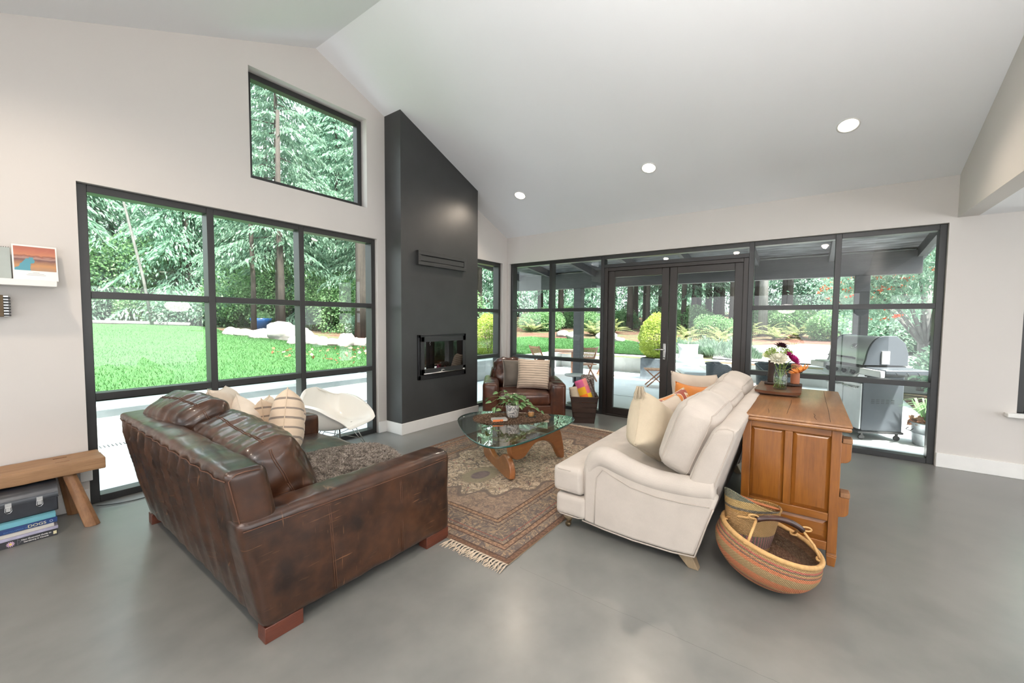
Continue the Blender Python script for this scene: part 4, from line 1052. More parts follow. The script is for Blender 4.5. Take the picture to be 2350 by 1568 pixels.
# ---------------------------------------------------------------- patterned rug
def _rug():
    m = Mat('persian rug'); tc = m.n.new('ShaderNodeTexCoord'); U = m.sep(tc.outputs['UV'])
    # uv in metres: u along the length 0..3.28, v across 0..2.18
    Lr, Wr = 3.28, 2.18
    du = m.math('MINIMUM', U[0], m.math('SUBTRACT', Lr, U[0])); dv = m.math('MINIMUM', U[1], m.math('SUBTRACT', Wr, U[1]))
    d = m.math('MINIMUM', du, dv); uvv = tc.outputs['UV']
    def mp(sc): 
        q = m.n.new('ShaderNodeMapping'); m.t.links.new(uvv, q.inputs[0]); q.inputs['Scale'].default_value = sc; return q.outputs[0]
    n1 = m.noise(mp((1, 1, 1)), 7, 3, .6, 2.0); n2 = m.noise(mp((1, 1, 1)), 15, 2, .5, 1.0); n3 = m.noise(mp((1, 1, 1)), 60, 2)
    vor = m.node('TexVoronoi', {'feature': 'DISTANCE_TO_EDGE'}, Vector=mp((1, 1, 1)), Scale=10).outputs['Distance']
    vor2 = m.node('TexVoronoi', Vector=mp((1, 1, 1)), Scale=16).outputs['Distance']
    vine = m.ramp(m.math('ABSOLUTE', m.math('SUBTRACT', m.noise(mp((1, 1, 1)), 7.5, 2, .5, 2.6), .5)), (.0, 1), (.028, 1), (.042, 0))
    vine2 = m.ramp(m.math('ABSOLUTE', m.math('SUBTRACT', m.noise(mp((1.2, 1, 1)), 5, 2, .5, 3.6), .48)), (.0, 1), (.026, 1), (.038, 0))
    # field: cream with vines and flowers inside a big lobed medallion, taupe outside
    cu = m.math('DIVIDE', m.math('SUBTRACT', U[0], 1.08), 1.0); cv = m.math('DIVIDE', m.math('SUBTRACT', U[1], 1.07), .80)
    cu2 = m.math('DIVIDE', m.math('SUBTRACT', U[0], 1.62), 1.22)
    rr = m.math('SQRT', m.math('ADD', m.math('MULTIPLY', cu2, cu2), m.math('MULTIPLY', cv, cv)))
    an = m.math('ARCTAN2', cv, cu2); lob = m.math('ADD', rr, m.math('MULTIPLY', .055, m.math('COSINE', m.math('MULTIPLY', an, 16))))
    cream = m.mix(m.ramp(n2, (.40, 0), (.6, 1)), (.46, .34, .235), (.66, .51, .37)); cream = m.mix(m.math('MULTIPLY', vine, .85), cream, (.10, .085, .085)); cream = m.mix(m.math('MULTIPLY', vine2, .7), cream, (.16, .12, .09))
    cream = m.mix(m.ramp(m.math('MULTIPLY', vor2, m.math('ADD', n1, .5)), (.10, .85), (.19, 0)), cream, (.36, .10, .10))
    taupe = m.mix(m.ramp(n2, (.42, 0), (.62, 1)), (.22, .15, .115), (.33, .23, .17)); taupe = m.mix(m.math('MULTIPLY', vine, .6), taupe, (.10, .085, .08)); taupe = m.mix(m.math('MULTIPLY', vine2, .55), taupe, (.40, .29, .20))
    field = m.mix(m.ramp(lob, (.80, 1), (.83, 0)), taupe, cream)
    field = m.mix(m.ramp(m.math('ABSOLUTE', m.math('SUBTRACT', lob, .825)), (.0, .85), (.018, .85), (.03, 0)), field, (.13, .10, .085))
    # centre oval
    r2 = m.math('SQRT', m.math('ADD', m.math('POWER', m.math('DIVIDE', m.math('SUBTRACT', U[0], 1.02), .20), 2), m.math('POWER', m.math('DIVIDE', m.math('SUBTRACT', U[1], 1.10), .13), 2)))
    r2 = m.math('MULTIPLY', r2, .5); field = m.mix(m.ramp(r2, (.5, .9), (.66, 0)), field, (.27, .225, .15)); field = m.mix(m.ramp(r2, (.27, 1), (.31, 0)), field, m.mix(n2, (.07, .065, .07), (.25, .17, .17)))
    # borders
    bord = m.mix(m.ramp(n2, (.40, 0), (.6, 1)), (.17, .125, .10), (.26, .20, .15)); bord = m.mix(m.math('MULTIPLY', vine2, .75), bord, (.46, .31, .19)); bord = m.mix(m.math('MULTIPLY', vine, .75), bord, (.08, .075, .08))
    bord = m.mix(m.ramp(m.node('TexVoronoi', Vector=mp((1, 1, 1)), Scale=5.2).outputs['Distance'], (.10, .7), (.2, 0)), bord, (.09, .085, .09))
    c = m.mix(m.ramp(d, (.40, 1), (.402, 0)), field, bord)
    for lo, hi, col in ((.375, .41, (.36, .215, .13)), (.405, .415, (.08, .04, .03)), (.365, .375, (.10, .05, .04)), (.115, .15, (.38, .22, .135)), (.148, .158, (.08, .04, .03)), (.105, .115, (.10, .05, .04)), (.0, .035, (.20, .10, .06)), (.035, .045, (.08, .04, .03)), (.33, .338, (.10, .06, .05)), (.19, .198, (.34, .09, .07))):
        k = m.math('MULTIPLY', m.math('GREATER_THAN', d, lo), m.math('LESS_THAN', d, hi))
        sp = m.mix(m.ramp(m.noise(mp((1, 1, 1)), 45, 1), (.45, 0), (.55, 1)), tuple(x*.55 for x in col), col)
        c = m.mix(k, c, sp)
    c = m.mix(m.math('MULTIPLY', n3, .35), c, (.16, .11, .08))
    c = m.mix(m.ramp(m.noise(mp((1, 1, 1)), 1.3, 2), (.35, .25), (.7, 0)), c, (.11, .09, .075))
    m.set(Base_Color=c, Roughness=.95); m.b.inputs['Specular IOR Level'].default_value = .15; m.bump(n3, .35, .004); return m.m
M['rug'] = _rug(); M['fringe'] = fabric('ivory fringe yarn', (.62, .50, .38))
def rug():
    x0, x1, y0, y1 = 1.99, 5.27, 1.47, 3.65
    t = thing('persian_rug', 'faded persian rug with cream medallion and taupe border under the glass table', 'rug', (x0, y0, 0))
    mb = MB(); nx, ny = 60, 40
    mb.grid(lambda u, v: (u*(x1-x0), v*(y1-y0), .010+.002*noise.noise(Vector((u*9, v*7, 0)))), nx, ny)
    for k in mb.uv: mb.uv[k] = [(a*3.28, b*2.18) for a, b in mb.uv[k]]
    mb.box(0, x1-x0, 0, y1-y0, .001, .006)
    mb.build('pile', M['rug'], t, recalc=False)
    rng = np.random.default_rng(7)
    for side in (0, 1):
        f = MB()
        for k in range(520):
            y = (k+rng.random())/520*(y1-y0); c = round(y/.027)*.027
            if side == 0 and (y0+y > 1.97 and y0+y < 2.14): continue
            sx = -1 if side == 0 else 1; xb = 0 if side == 0 else x1-x0
            L = rng.uniform(.055, .105); w = rng.normal(0, .008)
            f.tube([(xb, y, .006), (xb+sx*L*.3, lerp(y, c, .8), .012), (xb+sx*L*.65, c+w*.6+rng.normal(0, .005), .008), (xb+sx*L, c+w*1.6+rng.normal(0, .010), .004)], [.0028, .0032, .0028, .0018], 4, cap=False)
        f.build('fringe', M['fringe'], t, smooth=True)['kind'] = 'stuff'
rug()

# ---------------------------------------------------------------- glass-topped coffee table
def smooth_loop(pts, it=4):
    for _ in range(it):
        q = []
        for i in range(len(pts)):
            a, b = Vector(pts[i]), Vector(pts[(i+1) % len(pts)]); q += [a*.75+b*.25, a*.25+b*.75]
        pts = q
    return pts
def table():
    t = thing('coffee_table', 'rounded triangular glass coffee table on sculpted cherry wood legs', 'table', (3.45, 2.55, 0))
    out = smooth_loop([(2.74, 2.12), (3.35, 2.05), (4.18, 2.08), (4.24, 2.32), (3.98, 2.92), (3.78, 3.26), (3.42, 3.28), (3.12, 2.98), (2.76, 2.46)], 4)
    n = len(out)
    def ring(s_, z): return [(3.45+(p.x-3.45)*s_, 2.55+(p.y-2.55)*s_, z) for p in out]
    mb = MB(); rings = [ring(.994, .401), ring(1, .405), ring(1, .417), ring(.994, .420)]
    vs = sum(rings, []); fs = [tuple(range(n-1, -1, -1)), tuple(3*n+i for i in range(n))]
    mb.add(vs, fs); o = mb.build('glass_top', M['table_glass'], t, world=True, recalc=False)
    e = MB(); vs = sum(rings, []); e.add(vs, [(r*n+i, r*n+(i+1) % n, (r+1)*n+(i+1) % n, (r+1)*n+i) for r in range(3) for i in range(n)])
    e.tf(T(-t.location)); e.build('glass_edge', M['glass_edge'], o, smooth=True, recalc=False)
    prof = [(-.005, .0), (.74, .0), (.80, .03), (.86, .14), (.925, .40), (.85, .40), (.80, .35), (.74, .25), (.66, .175), (.55, .125), (.42, .105), (.33, .125), (.26, .17), (.20, .215), (.12, .225), (.045, .205), (-.01, .15), (-.03, .08)]
    prof = smooth_loop([(a, b, 0) for a, b in prof], 2); prof = [(p.x, max(0, min(.40, p.y))) for p in prof]
    def leg(a, b, flip, w):
        a = Vector(a); b = Vector(b); d = (b-a).normalized(); s_ = Vector((-d.y, d.x)); mb = MB(); m_ = len(prof)
        for sg in (-1, 1):
            pass
        P = [(a.x+d.x*p[0]+s_.x*sg*w/2, a.y+d.y*p[0]+s_.y*sg*w/2, (.401-p[1]) if flip else p[1]) for sg in (-1, 1) for p in prof]
        mb.add(P, [tuple(range(m_-1, -1, -1)), tuple(range(m_, 2*m_))]+[(i, (i+1) % m_, m_+(i+1) % m_, m_+i) for i in range(m_)])
        return mb.build('leg', M['walnut'], t, bevel=.012, seg=4, world=True)
    leg((3.07, 2.23), (3.56, 3.00), False, .058)
    leg((3.085, 2.265), (3.95, 2.20), True, .058)
M['table_glass'] = glass_thin('table glass', (.86, .94, .92), 2.6)
def _edge():
    m = Mat('green glass edge'); m.set(Base_Color=(.012, .075, .065), Roughness=.08); m.b.inputs['Coat Weight'].default_value = 1; return m.m
M['glass_edge'] = _edge()
table()
TZ = .421
# hide runner, plant, candle and little box on the table
def runner():
    out = smooth_loop([(3.40, 3.02), (3.30, 2.84), (3.42, 2.62), (3.62, 2.44), (3.80, 2.36), (4.02, 2.36), (4.12, 2.50), (4.02, 2.68), (3.86, 2.80), (3.78, 3.00), (3.58, 3.12)], 3)
    c = Vector((3.72, 2.72)); e = thing('fur_runner', 'brown fur hide lying on the glass table under the plant pot', 'table mat', (c.x, c.y, TZ)); mb = MB(); n = len(out)
    def fn(u, v):
        p = out[int(u*n) % n]; k = v; x, y = (p.x-c.x)*k, (p.y-c.y)*k; return (x, y, .010*(1-v**8)+.001)
    mb.grid(fn, n, 8); mb.build('hide', M['fur_brown'], e, smooth=True, weld=True, recalc=False)
    rng = np.random.default_rng(4); N = 9000; i = rng.integers(0, n, N); k = rng.random(N)**.4
    p = np.array([[out[j].x-c.x, out[j].y-c.y] for j in i])*k[:, None]; z = .010*(1-k**8)
    dr = np.stack([p[:, 0]*.6+rng.normal(0, .1, N), p[:, 1]*.6+rng.normal(0, .1, N), np.full(N, .11)], 1)
    quads('fur', sprays(N, np.stack([p[:, 0], p[:, 1], z], 1), dr, rng.uniform(.014, .028, N), rng.uniform(.0018, .0035, N), rng, .6), M['fur_brown2'], e)['kind'] = 'stuff'
M['fur_brown'] = plain('brown hide', (.10, .055, .032), .95)
M['fur_brown2'] = leaf_mat('brown fur', (.085, .045, .028), (.19, .115, .07), (.33, .22, .15), .1, .9, tcol=(.3, .2, .12))
runner()
def _marble():
    m = Mat('marbled ceramic'); v = m.co(); n = m.noise(v, 11, 4, .6, 1.6); d = m.math('ABSOLUTE', m.math('SUBTRACT', n, .5))
    m.set(Base_Color=m.ramp(d, (.0, (.045, .05, .06)), (.02, (.22, .22, .23)), (.055, (.60, .58, .54))), Roughness=.45); return m.m
M['marble_pot'] = _marble(); M['soil'] = plain('potting soil', (.03, .02, .014), .95)
def _prayer():
    m = Mat('prayer plant leaf'); tc = m.n.new('ShaderNodeTexCoord'); U = m.sep(tc.outputs['UV'])
    a = m.math('ABSOLUTE', m.math('SUBTRACT', U[1], .5)); vein = m.math('GREATER_THAN', m.math('FRACT', m.math('SUBTRACT', m.math('MULTIPLY', U[0], 7), m.math('MULTIPLY', a, 5))), .72)
    c = m.mix(m.ramp(a, (.0, 1), (.12, 1), (.2, 0)), (.045, .12, .035), (.22, .36, .15)); c = m.mix(m.math('MULTIPLY', vein, .5), c, (.13, .24, .09)); c = m.mix(m.ramp(a, (.40, 0), (.46, 1)), c, (.16, .26, .09))
    m.set(Base_Color=c, Roughness=.4); return m.m
M['prayer'] = _prayer(); M['stem'] = plain('green stem', (.16, .22, .07), .6)
def leaf_grid(mb, base, dirv, up, L, W, bend=.3, nu=8, nv=4):
    d = Vector(dirv).normalized(); u_ = Vector(up); s_ = d.cross(u_).normalized(); u_ = s_.cross(d).normalized(); base = Vector(base)
    def fn(u, v):
        w = W*math.sin(PI*min(1, u**.8))**.75*(1 if u < 1 else 0); a = v*2-1
        return base+d*L*u-u_*bend*L*u*u+s_*a*w/2+u_*abs(a)*w*.18
    mb.grid(fn, nu, nv)
def plant():
    x, y = 3.72, 2.70; t = thing('potted_prayer_plant', 'trailing prayer plant in a marbled pot on the glass table', 'plant', (x, y, TZ+.013))
    MB().lathe([(.055, 0), (.066, .012), (.073, .07), (.078, .125), (.080, .145), (.075, .147), (.071, .12), (.02, .115)], 28).build('pot', M['marble_pot'], t, smooth=True)
    MB().lathe([(.002, .118), (.071, .118)], 20, cap=False).build('soil', M['soil'], t)
    rng = np.random.default_rng(12); rr = Vector((.59, -.81, 0)); ff = Vector((.81, .59, 0))
    specs = [(-.27, .06, .10, .19), (-.20, -.03, .04, .10), (-.13, -.07, .0, .08), (-.17, .09, .13, .24), (-.09, .02, .16, .20), (-.02, -.05, .15, .17), (.04, .05, .17, .22), (.10, .0, .15, .20), (.15, -.03, .12, .18), (.17, .06, .10, .13), (.20, -.02, .03, .10),
             (.26, .03, -.0, .07), (.32, .02, .02, .04), (-.05, .10, .15, .21), (.07, -.08, .13, .13), (-.24, -.01, .02, .15), (.0, .0, .19, .24), (.13, .1, .14, .2)]
    lv = MB(); st = MB()
    for k, (a, b, c, z) in enumerate(specs):
        p = rr*a+ff*b; root = Vector((p.x*.15, p.y*.15, .12)); tip = Vector((p.x, p.y, z+.02)); mid = (root+tip)/2+Vector((0, 0, .05+.05*rng.random()))
        st.tube([root, (root*.5+mid*.5)+Vector((0, 0, .015)), mid, (mid+tip)/2+Vector((0, 0, .012)), tip], .0022, 5)
        d = Vector((p.x, p.y, 0)).normalized()*.8+Vector((rng.normal(0, .35), rng.normal(0, .35), rng.uniform(-.7, .1)))
        leaf_grid(lv, tip, d, (0, 0, 1)-0*d if False else Vector((rng.normal(0, .25)-.4, rng.normal(0, .25)-.3, 1)), rng.uniform(.062, .082), rng.uniform(.048, .058), .25)
        if True: leaf_grid(lv, mid*.8+Vector((0, 0, .03)), Vector((rng.normal(0, 1), rng.normal(0, 1), -.2)), Vector((-.4, -.3, 1)), .08, .052, .3)
        if k % 2: leaf_grid(lv, mid, Vector((rng.normal(0, 1), rng.normal(0, 1), .1)), Vector((-.4, -.3, 1)), .07, .048, .3)
    lv.build('leaves', M['prayer'], t, smooth=True, recalc=False)
    for a, h in ((-.22, .29), (-.05, .26), (.02, .25), (.13, .27), (.09, .30)): st.tube([(0, 0, .12), (rr.x*a*.5, rr.y*a*.5, h*.7), (rr.x*a, rr.y*a, h)], [.0016, .0012, .0008], 4)
    st.build('stems', M['stem'], t, smooth=True)
plant()
cd = thing('candle_jar', 'amber candle in a short glass jar beside the plant pot', 'candle', (3.86, 2.54, TZ+.013))
M['clear'] = glass_thin('jar glass', (.94, .96, .95), 2.2)
def _wax():
    m = Mat('amber wax'); m.set(Base_Color=(.85, .42, .16), Roughness=.5); m.b.inputs['Subsurface Weight'].default_value = .3; m.b.inputs['Subsurface Scale'].default_value = .02; return m.m
M['wax'] = _wax()
MB().lathe([(.058, 0), (.062, .004), (.060, .008), (.02, .006)], 24).build('saucer', M['black_metal'], cd, smooth=True)
MB().lathe([(.001, .008), (.036, .008), (.037, .05), (.034, .052), (.001, .050)], 24).build('wax', M['wax'], cd, smooth=True)
MB().lathe([(.001, .007), (.0395, .007), (.041, .075), (.0395, .077), (.0385, .012)], 24, cap=False).build('glass', M['clear'], cd, smooth=True)
MB().tube([(0, 0, .05), (.001, 0, .06)], .0012, 5).build('wick', M['black_plastic'], cd)
mbx = thing('book', 'flat grey book with an orange spine at the near edge of the fur hide', 'book', (3.50, 2.72, TZ+.013), rad(-38))
M['orange_paint'] = plain('orange paper', (.85, .25, .08), .6); M['grey_card'] = plain('grey card', (.30, .29, .27), .6); M['paper'] = plain('page edges', (.75, .70, .62), .8)
B(-.085, .085, -.05, .055, .0, .003).box(-.085, .085, -.05, .055, .021, .024).build('cover', M['grey_card'], mbx, bevel=.001)
B(-.082, .082, -.047, .052, .003, .021).build('pages', M['paper'], mbx)
B(-.085, .03, -.053, -.05, .0, .024).build('spine', M['orange_paint'], mbx)

# ---------------------------------------------------------------- pine sideboard
def sideboard():
    t = thing('pine_sideboard', 'honey coloured pine sideboard with panelled end standing behind the linen sofa', 'sideboard', (3.9, .08, 0)); W = M['pinewood']; Wy = M['pinewood_y']
    x0, x1, y0, y1 = 3.20, 4.62, -.19, .345; zt = .875
    # worktop of three boards with a moulded edge
    prof = []
    for a, b in ((0, 0), (.010, .0), (.020, .008), (.022, .018), (.016, .026), (.024, .034), (.022, .044), (.012, .048)): prof.append((a, b))
    mb = MB(); rings = []
    for o_, z in prof: rings.append([(x0-.022-o_, y0-.022-o_, zt+z-.004), (x1+.03+o_, y0-.022-o_, zt+z-.004), (x1+.03+o_, y1+.008+o_, zt+z-.004), (x0-.022-o_, y1+.008+o_, zt+z-.004)])
    vs = sum(rings, []); k = len(rings); mb.add(vs, [(3, 2, 1, 0), tuple(4*(k-1)+i for i in range(4))]+[(4*r+i, 4*r+(i+1) % 4, 4*r+4+(i+1) % 4, 4*r+4+i) for r in range(k-1) for i in range(4)])
    mb.build('worktop', M['pinetop'], t, world=True, recalc=False, auto=.9)
    cr = MB()
    for pts in ([(3.26, .20), (3.34, .206), (3.42, .215)], [(3.30, .10), (3.5, .096), (3.74, .09), (3.92, .092)], [(3.22, -.06), (3.30, -.05), (3.36, -.055), (3.42, -.048)], [(3.19, -.13), (3.6, -.132), (4.2, -.128), (4.62, -.13)]):
        cr.tube([(a, b, zt+.0443) for a, b in pts], [.0012]*len(pts), 5)
    cr.build('crack', M['dark_gap'], t, world=True)
    B(x0+.03, x1-.03, y0+.03, y1-.03, .10, zt-.003).build('carcass', W, t, world=True)
    # corner posts with turned feet
    for xa in (x0, x1-.05):
        for ya in (y0, y1-.05):
            mb = MB().box(xa, xa+.05, ya, ya+.05, .085, zt-.004)
            c = (xa+.025, ya+.025)
            for w, za, zb in ((.024, .078, .085), (.027, .066, .078)): mb.box(c[0]-w, c[0]+w, c[1]-w, c[1]+w, za, zb)
            mb.add([(c[0]+a*.026, c[1]+b*.026, .066) for a, b in ((-1, -1), (1, -1), (1, 1), (-1, 1))]+[(c[0]+a*.020, c[1]+b*.020, 0) for a, b in ((-1, -1), (1, -1), (1, 1), (-1, 1))], [(3, 2, 1, 0), (4, 5, 6, 7), (0, 1, 5, 4), (1, 2, 6, 5), (2, 3, 7, 6), (3, 0, 4, 7)])
            mb.build('leg', W, t, bevel=.003, world=True)
    # near end: frame and panels
    xf = x0+.003
    def raised(ya, yb, za, zb, nm='panel', mt=W, big=.025):
        mb = MB(); xp = x0+.030
        mb.add([(xp, ya, za), (xp, yb, za), (xp, yb, zb), (xp, ya, zb), (xp-.012, ya+big, za+big), (xp-.012, yb-big, za+big), (xp-.012, yb-big, zb-big), (xp-.012, ya+big, zb-big)],
               [(4, 5, 6, 7), (0, 1, 5, 4), (1, 2, 6, 5), (2, 3, 7, 6), (3, 0, 4, 7)])
        mb.build(nm, mt, t, world=True, recalc=False)
    for a in ((y0+.05, y1-.05, .825, zt-.004), (y0+.05, y1-.05, .285, .335), (y0+.05, y1-.05, .095, .150)): B(xf, x0+.032, *a).build('rail', Wy, t, bevel=.003, world=True)
    B(xf, x0+.032, .06, .102, .335, .825).build('stile', W, t, bevel=.003, world=True)
    raised(-.145, .06, .33, .83, 'panel'); raised(.10, .30, .33, .83, 'panel'); raised(-.145, .30, .148, .287, 'lower_panel', Wy, .03)
    # doors and drawers on the long side facing away from the sofa
    n = 3; w = (x1-x0-.10)/n
    for k in range(n):
        a = x0+.05+k*w
        dr = B(a+.01, a+w-.01, y0+.008, y0+.03, .70, .855).build('drawer', Wy, t, bevel=.004, world=True)
        kb = MB().lathe([(.006, 0), (.008, .012), (.017, .022), (.012, .032), (.001, .034)], 14); kb.tf(T(Vector((a+w/2, y0+.008, .775))-t.location) @ Matrix.Rotation(PI/2, 4, 'X')); kb.build('knob', M['legwood'], dr, smooth=True)
        dd = B(a+.01, a+w-.01, y0+.008, y0+.03, .16, .68).build('door', W, t, bevel=.004, world=True)
        kb = MB().lathe([(.006, 0), (.008, .012), (.017, .022), (.012, .032), (.001, .034)], 14); kb.tf(T(Vector((a+w-.05, y0+.008, .45))-t.location) @ Matrix.Rotation(PI/2, 4, 'X')); kb.build('knob', M['legwood'], dd, smooth=True)
    # wooden turn-latches that stick out past the front corner
    for zc in (.75, .41):
        mb = MB(); pr = []
        for k in range(9): a = -PI/2+PI*k/16; pr.append((y0-.008-.050*math.cos(-PI/2+PI/2+0*a) if False else y0-.048+.040*(1-math.cos(PI/2*k/8)), zc-.045-.035*math.sin(PI/2*k/8)))
        pr = [(y0+.002, zc+.045), (y0-.050, zc+.045)]+pr+[(y0+.002, zc-.085)]
        mb.prism(pr, x0+.004, x0+.075, 'x').build('latch', W, t, bevel=.003, world=True)
        B(x0-.002, x0+.085, y0-.052, y0-.004, zc+.045, zc+.075).build('latch_block', M['legwood'], t, bevel=.004, world=True)
M['dark_gap'] = plain('dark crack', (.02, .01, .006), .9)
sideboard()
SBZ = .875+.0445
tr = thing('wooden_tray', 'dark rectangular wooden tray on two feet on the sideboard', 'tray', (4.33, .195, SBZ))
M['traywood'] = wood('reddish tray wood', (.20, .085, .04), (.09, .035, .018), 1, 'y', .4, .2)
mb = MB(); mb.grid(lambda u, v: ((u-.5)*.60, (v-.5)*.33, .034+.010*(2*v-1)**2+.004*(2*u-1)**2), 12, 12); mb.grid(lambda u, v: ((u-.5)*.585, (v-.5)*.315, .016+.008*(2*v-1)**2), 12, 12)
mb.grid(lambda u, v: ((u-.5)*.60+0*v, (-.5 if v < .5 else .5)*.33, (.016 if int(v*9) % 2 else .034)), 2, 2) if False else None
for s1 in (-1, 1):
    mb.grid(lambda u, v: ((u-.5)*lerp(.585, .60, v), s1*lerp(.1575, .165, v), lerp(.024, .044, v)+.004*(2*u-1)**2*v), 12, 1)
    mb.grid(lambda u, v: (s1*lerp(.2925, .30, v), (u-.5)*lerp(.315, .33, v), lerp(.016, .038, v)+(.008+.002*v)*(2*u-1)**2), 12, 1)
mb.build('board', M['traywood'], tr, weld=True, auto=.8)
for xx in (-.20, .20): B(xx-.03, xx+.03, -.14, .14, 0, .024).build('foot', M['traywood'], tr, bevel=.004)
TRZ = SBZ+.0355
def jar_flowers():
    x, y = 4.22, .185; t = thing('mason_jar', 'clear glass jar of water holding the flowers on the tray', 'jar', (x, y, TRZ)); sc = 1.12
    MB().lathe([(.001, .002), (.045, 0), (.050, .008), (.050, .125), (.044, .145), (.036, .155), (.036, .160), (.039, .162), (.039, .178), (.036, .180), (.034, .160), (.042, .140), (.047, .122), (.047, .012), (.001, .008)], 32, cap=False).build('glass', M['clear'], t, smooth=True)
    MB().lathe([(.001, .009), (.0462, .011), (.0462, .098), (.001, .098)], 28, cap=False).build('water', M['water'], t, smooth=True)
    rr = Vector((.59, -.81, 0)); ff = Vector((.81, .59, 0))
    # lateral, depth, height above jar foot, kind
    fl = [(-.035, -.02, .275, 'white', .060), (-.06, .04, .31, 'cream', .05), (.075, -.01, .27, 'magenta', .055), (.06, .03, .315, 'magenta', .042), (.02, .04, .385, 'burgundy', .05), (-.01, .0, .355, 'green', .05), (.155, .0, .165, 'orange', .055), (-.075, .02, .35, 'green', .035), (.09, .06, .35, 'green', .03)]
    names = {'white': ('dahlia', 'large white dahlia'), 'cream': ('chrysanthemum', 'smaller greenish cream bloom behind the white dahlia'), 'magenta': ('dahlia', 'magenta flower'), 'burgundy': ('dahlia', 'dark burgundy bloom'), 'green': ('flower_umbel', 'green umbel'), 'orange': ('gerbera', 'drooping orange daisy')}
    lab = ['large white dahlia at the front of the jar', 'smaller greenish cream bloom behind the white dahlia', 'lower magenta flower on the side of the orange daisy', 'upper magenta flower behind the lower one', 'dark burgundy bloom at the top of the bunch', 'broad lime green umbel beside the burgundy bloom', 'drooping orange daisy hanging beside the jar', 'small green umbel above the cream bloom', 'small green umbel above the magenta flowers']
    rng = np.random.default_rng(31)
    for k, (a, b, h, kind, r) in enumerate(fl):
        p = rr*a*sc+ff*b; head = Vector((p.x, p.y, h*sc*.84)); e = thing(names[kind][0], lab[k], 'flower', (x, y, TRZ), group='cut flowers in the jar')
        foot = Vector((-p.x*.35, -p.y*.35, .02)); nk = Vector((p.x*.30, p.y*.30, .165))
        pts = [foot, (foot+nk)/2+Vector((rng.normal(0, .004), rng.normal(0, .004), 0)), nk, nk*.45+head*.55+Vector((0, 0, .02 if kind != 'orange' else .05)), head]
        MB().tube(pts, .0032, 6).build('stem', M['fl_green'], e, smooth=True)
        d = Vector((p.x, p.y, .06)).normalized()*.9-ff*.6+Vector((0, 0, .5)) if kind != 'orange' else Vector((rr.x*.45-ff.x*.2, rr.y*.45-ff.y*.2, -.9)); d.normalize()
        R = d.to_track_quat('Z', 'Y').to_matrix().to_4x4(); hd = MB(); r *= 1.3
        if kind in ('white', 'cream', 'magenta', 'burgundy'):
            for lay in range(5):
                n = 16-lay*2
                for q in range(n):
                    an = 2*PI*q/n+lay*.3; tl = .15+lay*.30; L = r*(1-lay*.12); dd = Vector((math.cos(an)*math.cos(tl), math.sin(an)*math.cos(tl), math.sin(tl)))
                    leaf_grid(hd, dd*r*.12, dd, (0, 0, 1) if tl < 1.2 else (math.cos(an), math.sin(an), .5), L, r*.36, -.15, 5, 2)
            mt = M['fl_'+kind]
        elif kind == 'orange':
            for lay in range(2):
                for q in range(13):
                    an = 2*PI*q/13+lay*.24; dd = Vector((math.cos(an), math.sin(an), -.25+lay*.12)); leaf_grid(hd, dd*r*.2, dd, (0, 0, 1), r*1.1, r*.32, .25, 5, 2)
            mt = M['fl_orange']
        else:
            for q in range(70):
                v = Vector(rng.normal(0, 1, 3)); v.z = abs(v.z)*.5; v.normalize(); c = v*r*rng.uniform(.5, 1); c.z *= .6
                hd.lathe([(.001, -.005), (.0055, 0), (.001, .005)], 5, tuple(c), cap=False)
            mt = M['fl_umbel']
        hd.tf(T(head) @ R); hd.build('bloom', mt, e, smooth=True, recalc=False)
        if kind == 'orange':
            cc = MB().lathe([(.001, -.006), (.014, -.004), (.016, .004), (.008, .010), (.001, .011)], 12); cc.tf(T(head) @ R); cc.build('centre', M['darkwood'], e, smooth=True)
        if k in (0, 2, 5):
            lf = MB()
            for q in range(4):
                an = rng.random()*6.28; leaf_grid(lf, nk+Vector((0, 0, .02*q)), (math.cos(an), math.sin(an), .5), (0, 0, 1), .07, .022, .3)
            lf.build('leaves', M['fl_green'], e, smooth=True, recalc=False)
def _water():
    m = Mat('flower water'); m.n.remove(m.b); mx = m.node('MixShader', i0=.10, i1=m.node('BsdfTransparent', Color=(.80, .88, .70)).outputs[0], i2=m.node('BsdfGlossy', Roughness=.02).outputs[0]); m.t.links.new(mx.outputs[0], m.out.inputs[0]); return m.m
M['water'] = _water()
M['fl_green'] = leaf_mat('flower greenery', (.10, .20, .05), (.22, .34, .09), (.30, .42, .12), .2)
M['fl_white'] = plain('white petals', (.85, .83, .70), .6, vary=.04); M['fl_cream'] = plain('cream green petals', (.70, .74, .45), .6); M['fl_magenta'] = plain('magenta petals', (.50, .03, .22), .6); M['fl_burgundy'] = plain('burgundy petals', (.045, .008, .018), .6)
M['fl_orange'] = plain('orange petals', (.85, .30, .05), .6); M['fl_umbel'] = plain('lime umbel', (.28, .40, .10), .7)
jar_flowers()
M['terracotta'] = plain('terracotta', (.42, .15, .07), .6, vary=.1)
ws = thing('wooden_stand', 'small wooden stand with two upright rounds behind the glass jar', 'stand', (4.50, .17, TRZ+.006))
mb = MB().box(-.05, .05, -.14, .15, 0, .02); mb.build('base', M['darkwood'], ws, bevel=.006)
MB().lathe([(.034, .02), (.036, .03), (.034, .17), (.036, .19), (.030, .20), (.001, .19)], 20, (0, -.085, 0)).build('upright', M['terracotta'], ws, smooth=True)
MB().lathe([(.026, .02), (.028, .03), (.026, .20), (.028, .22), (.022, .23), (.001, .22)], 20, (0, .10, 0)).build('upright', M['darkwood'], ws, smooth=True)

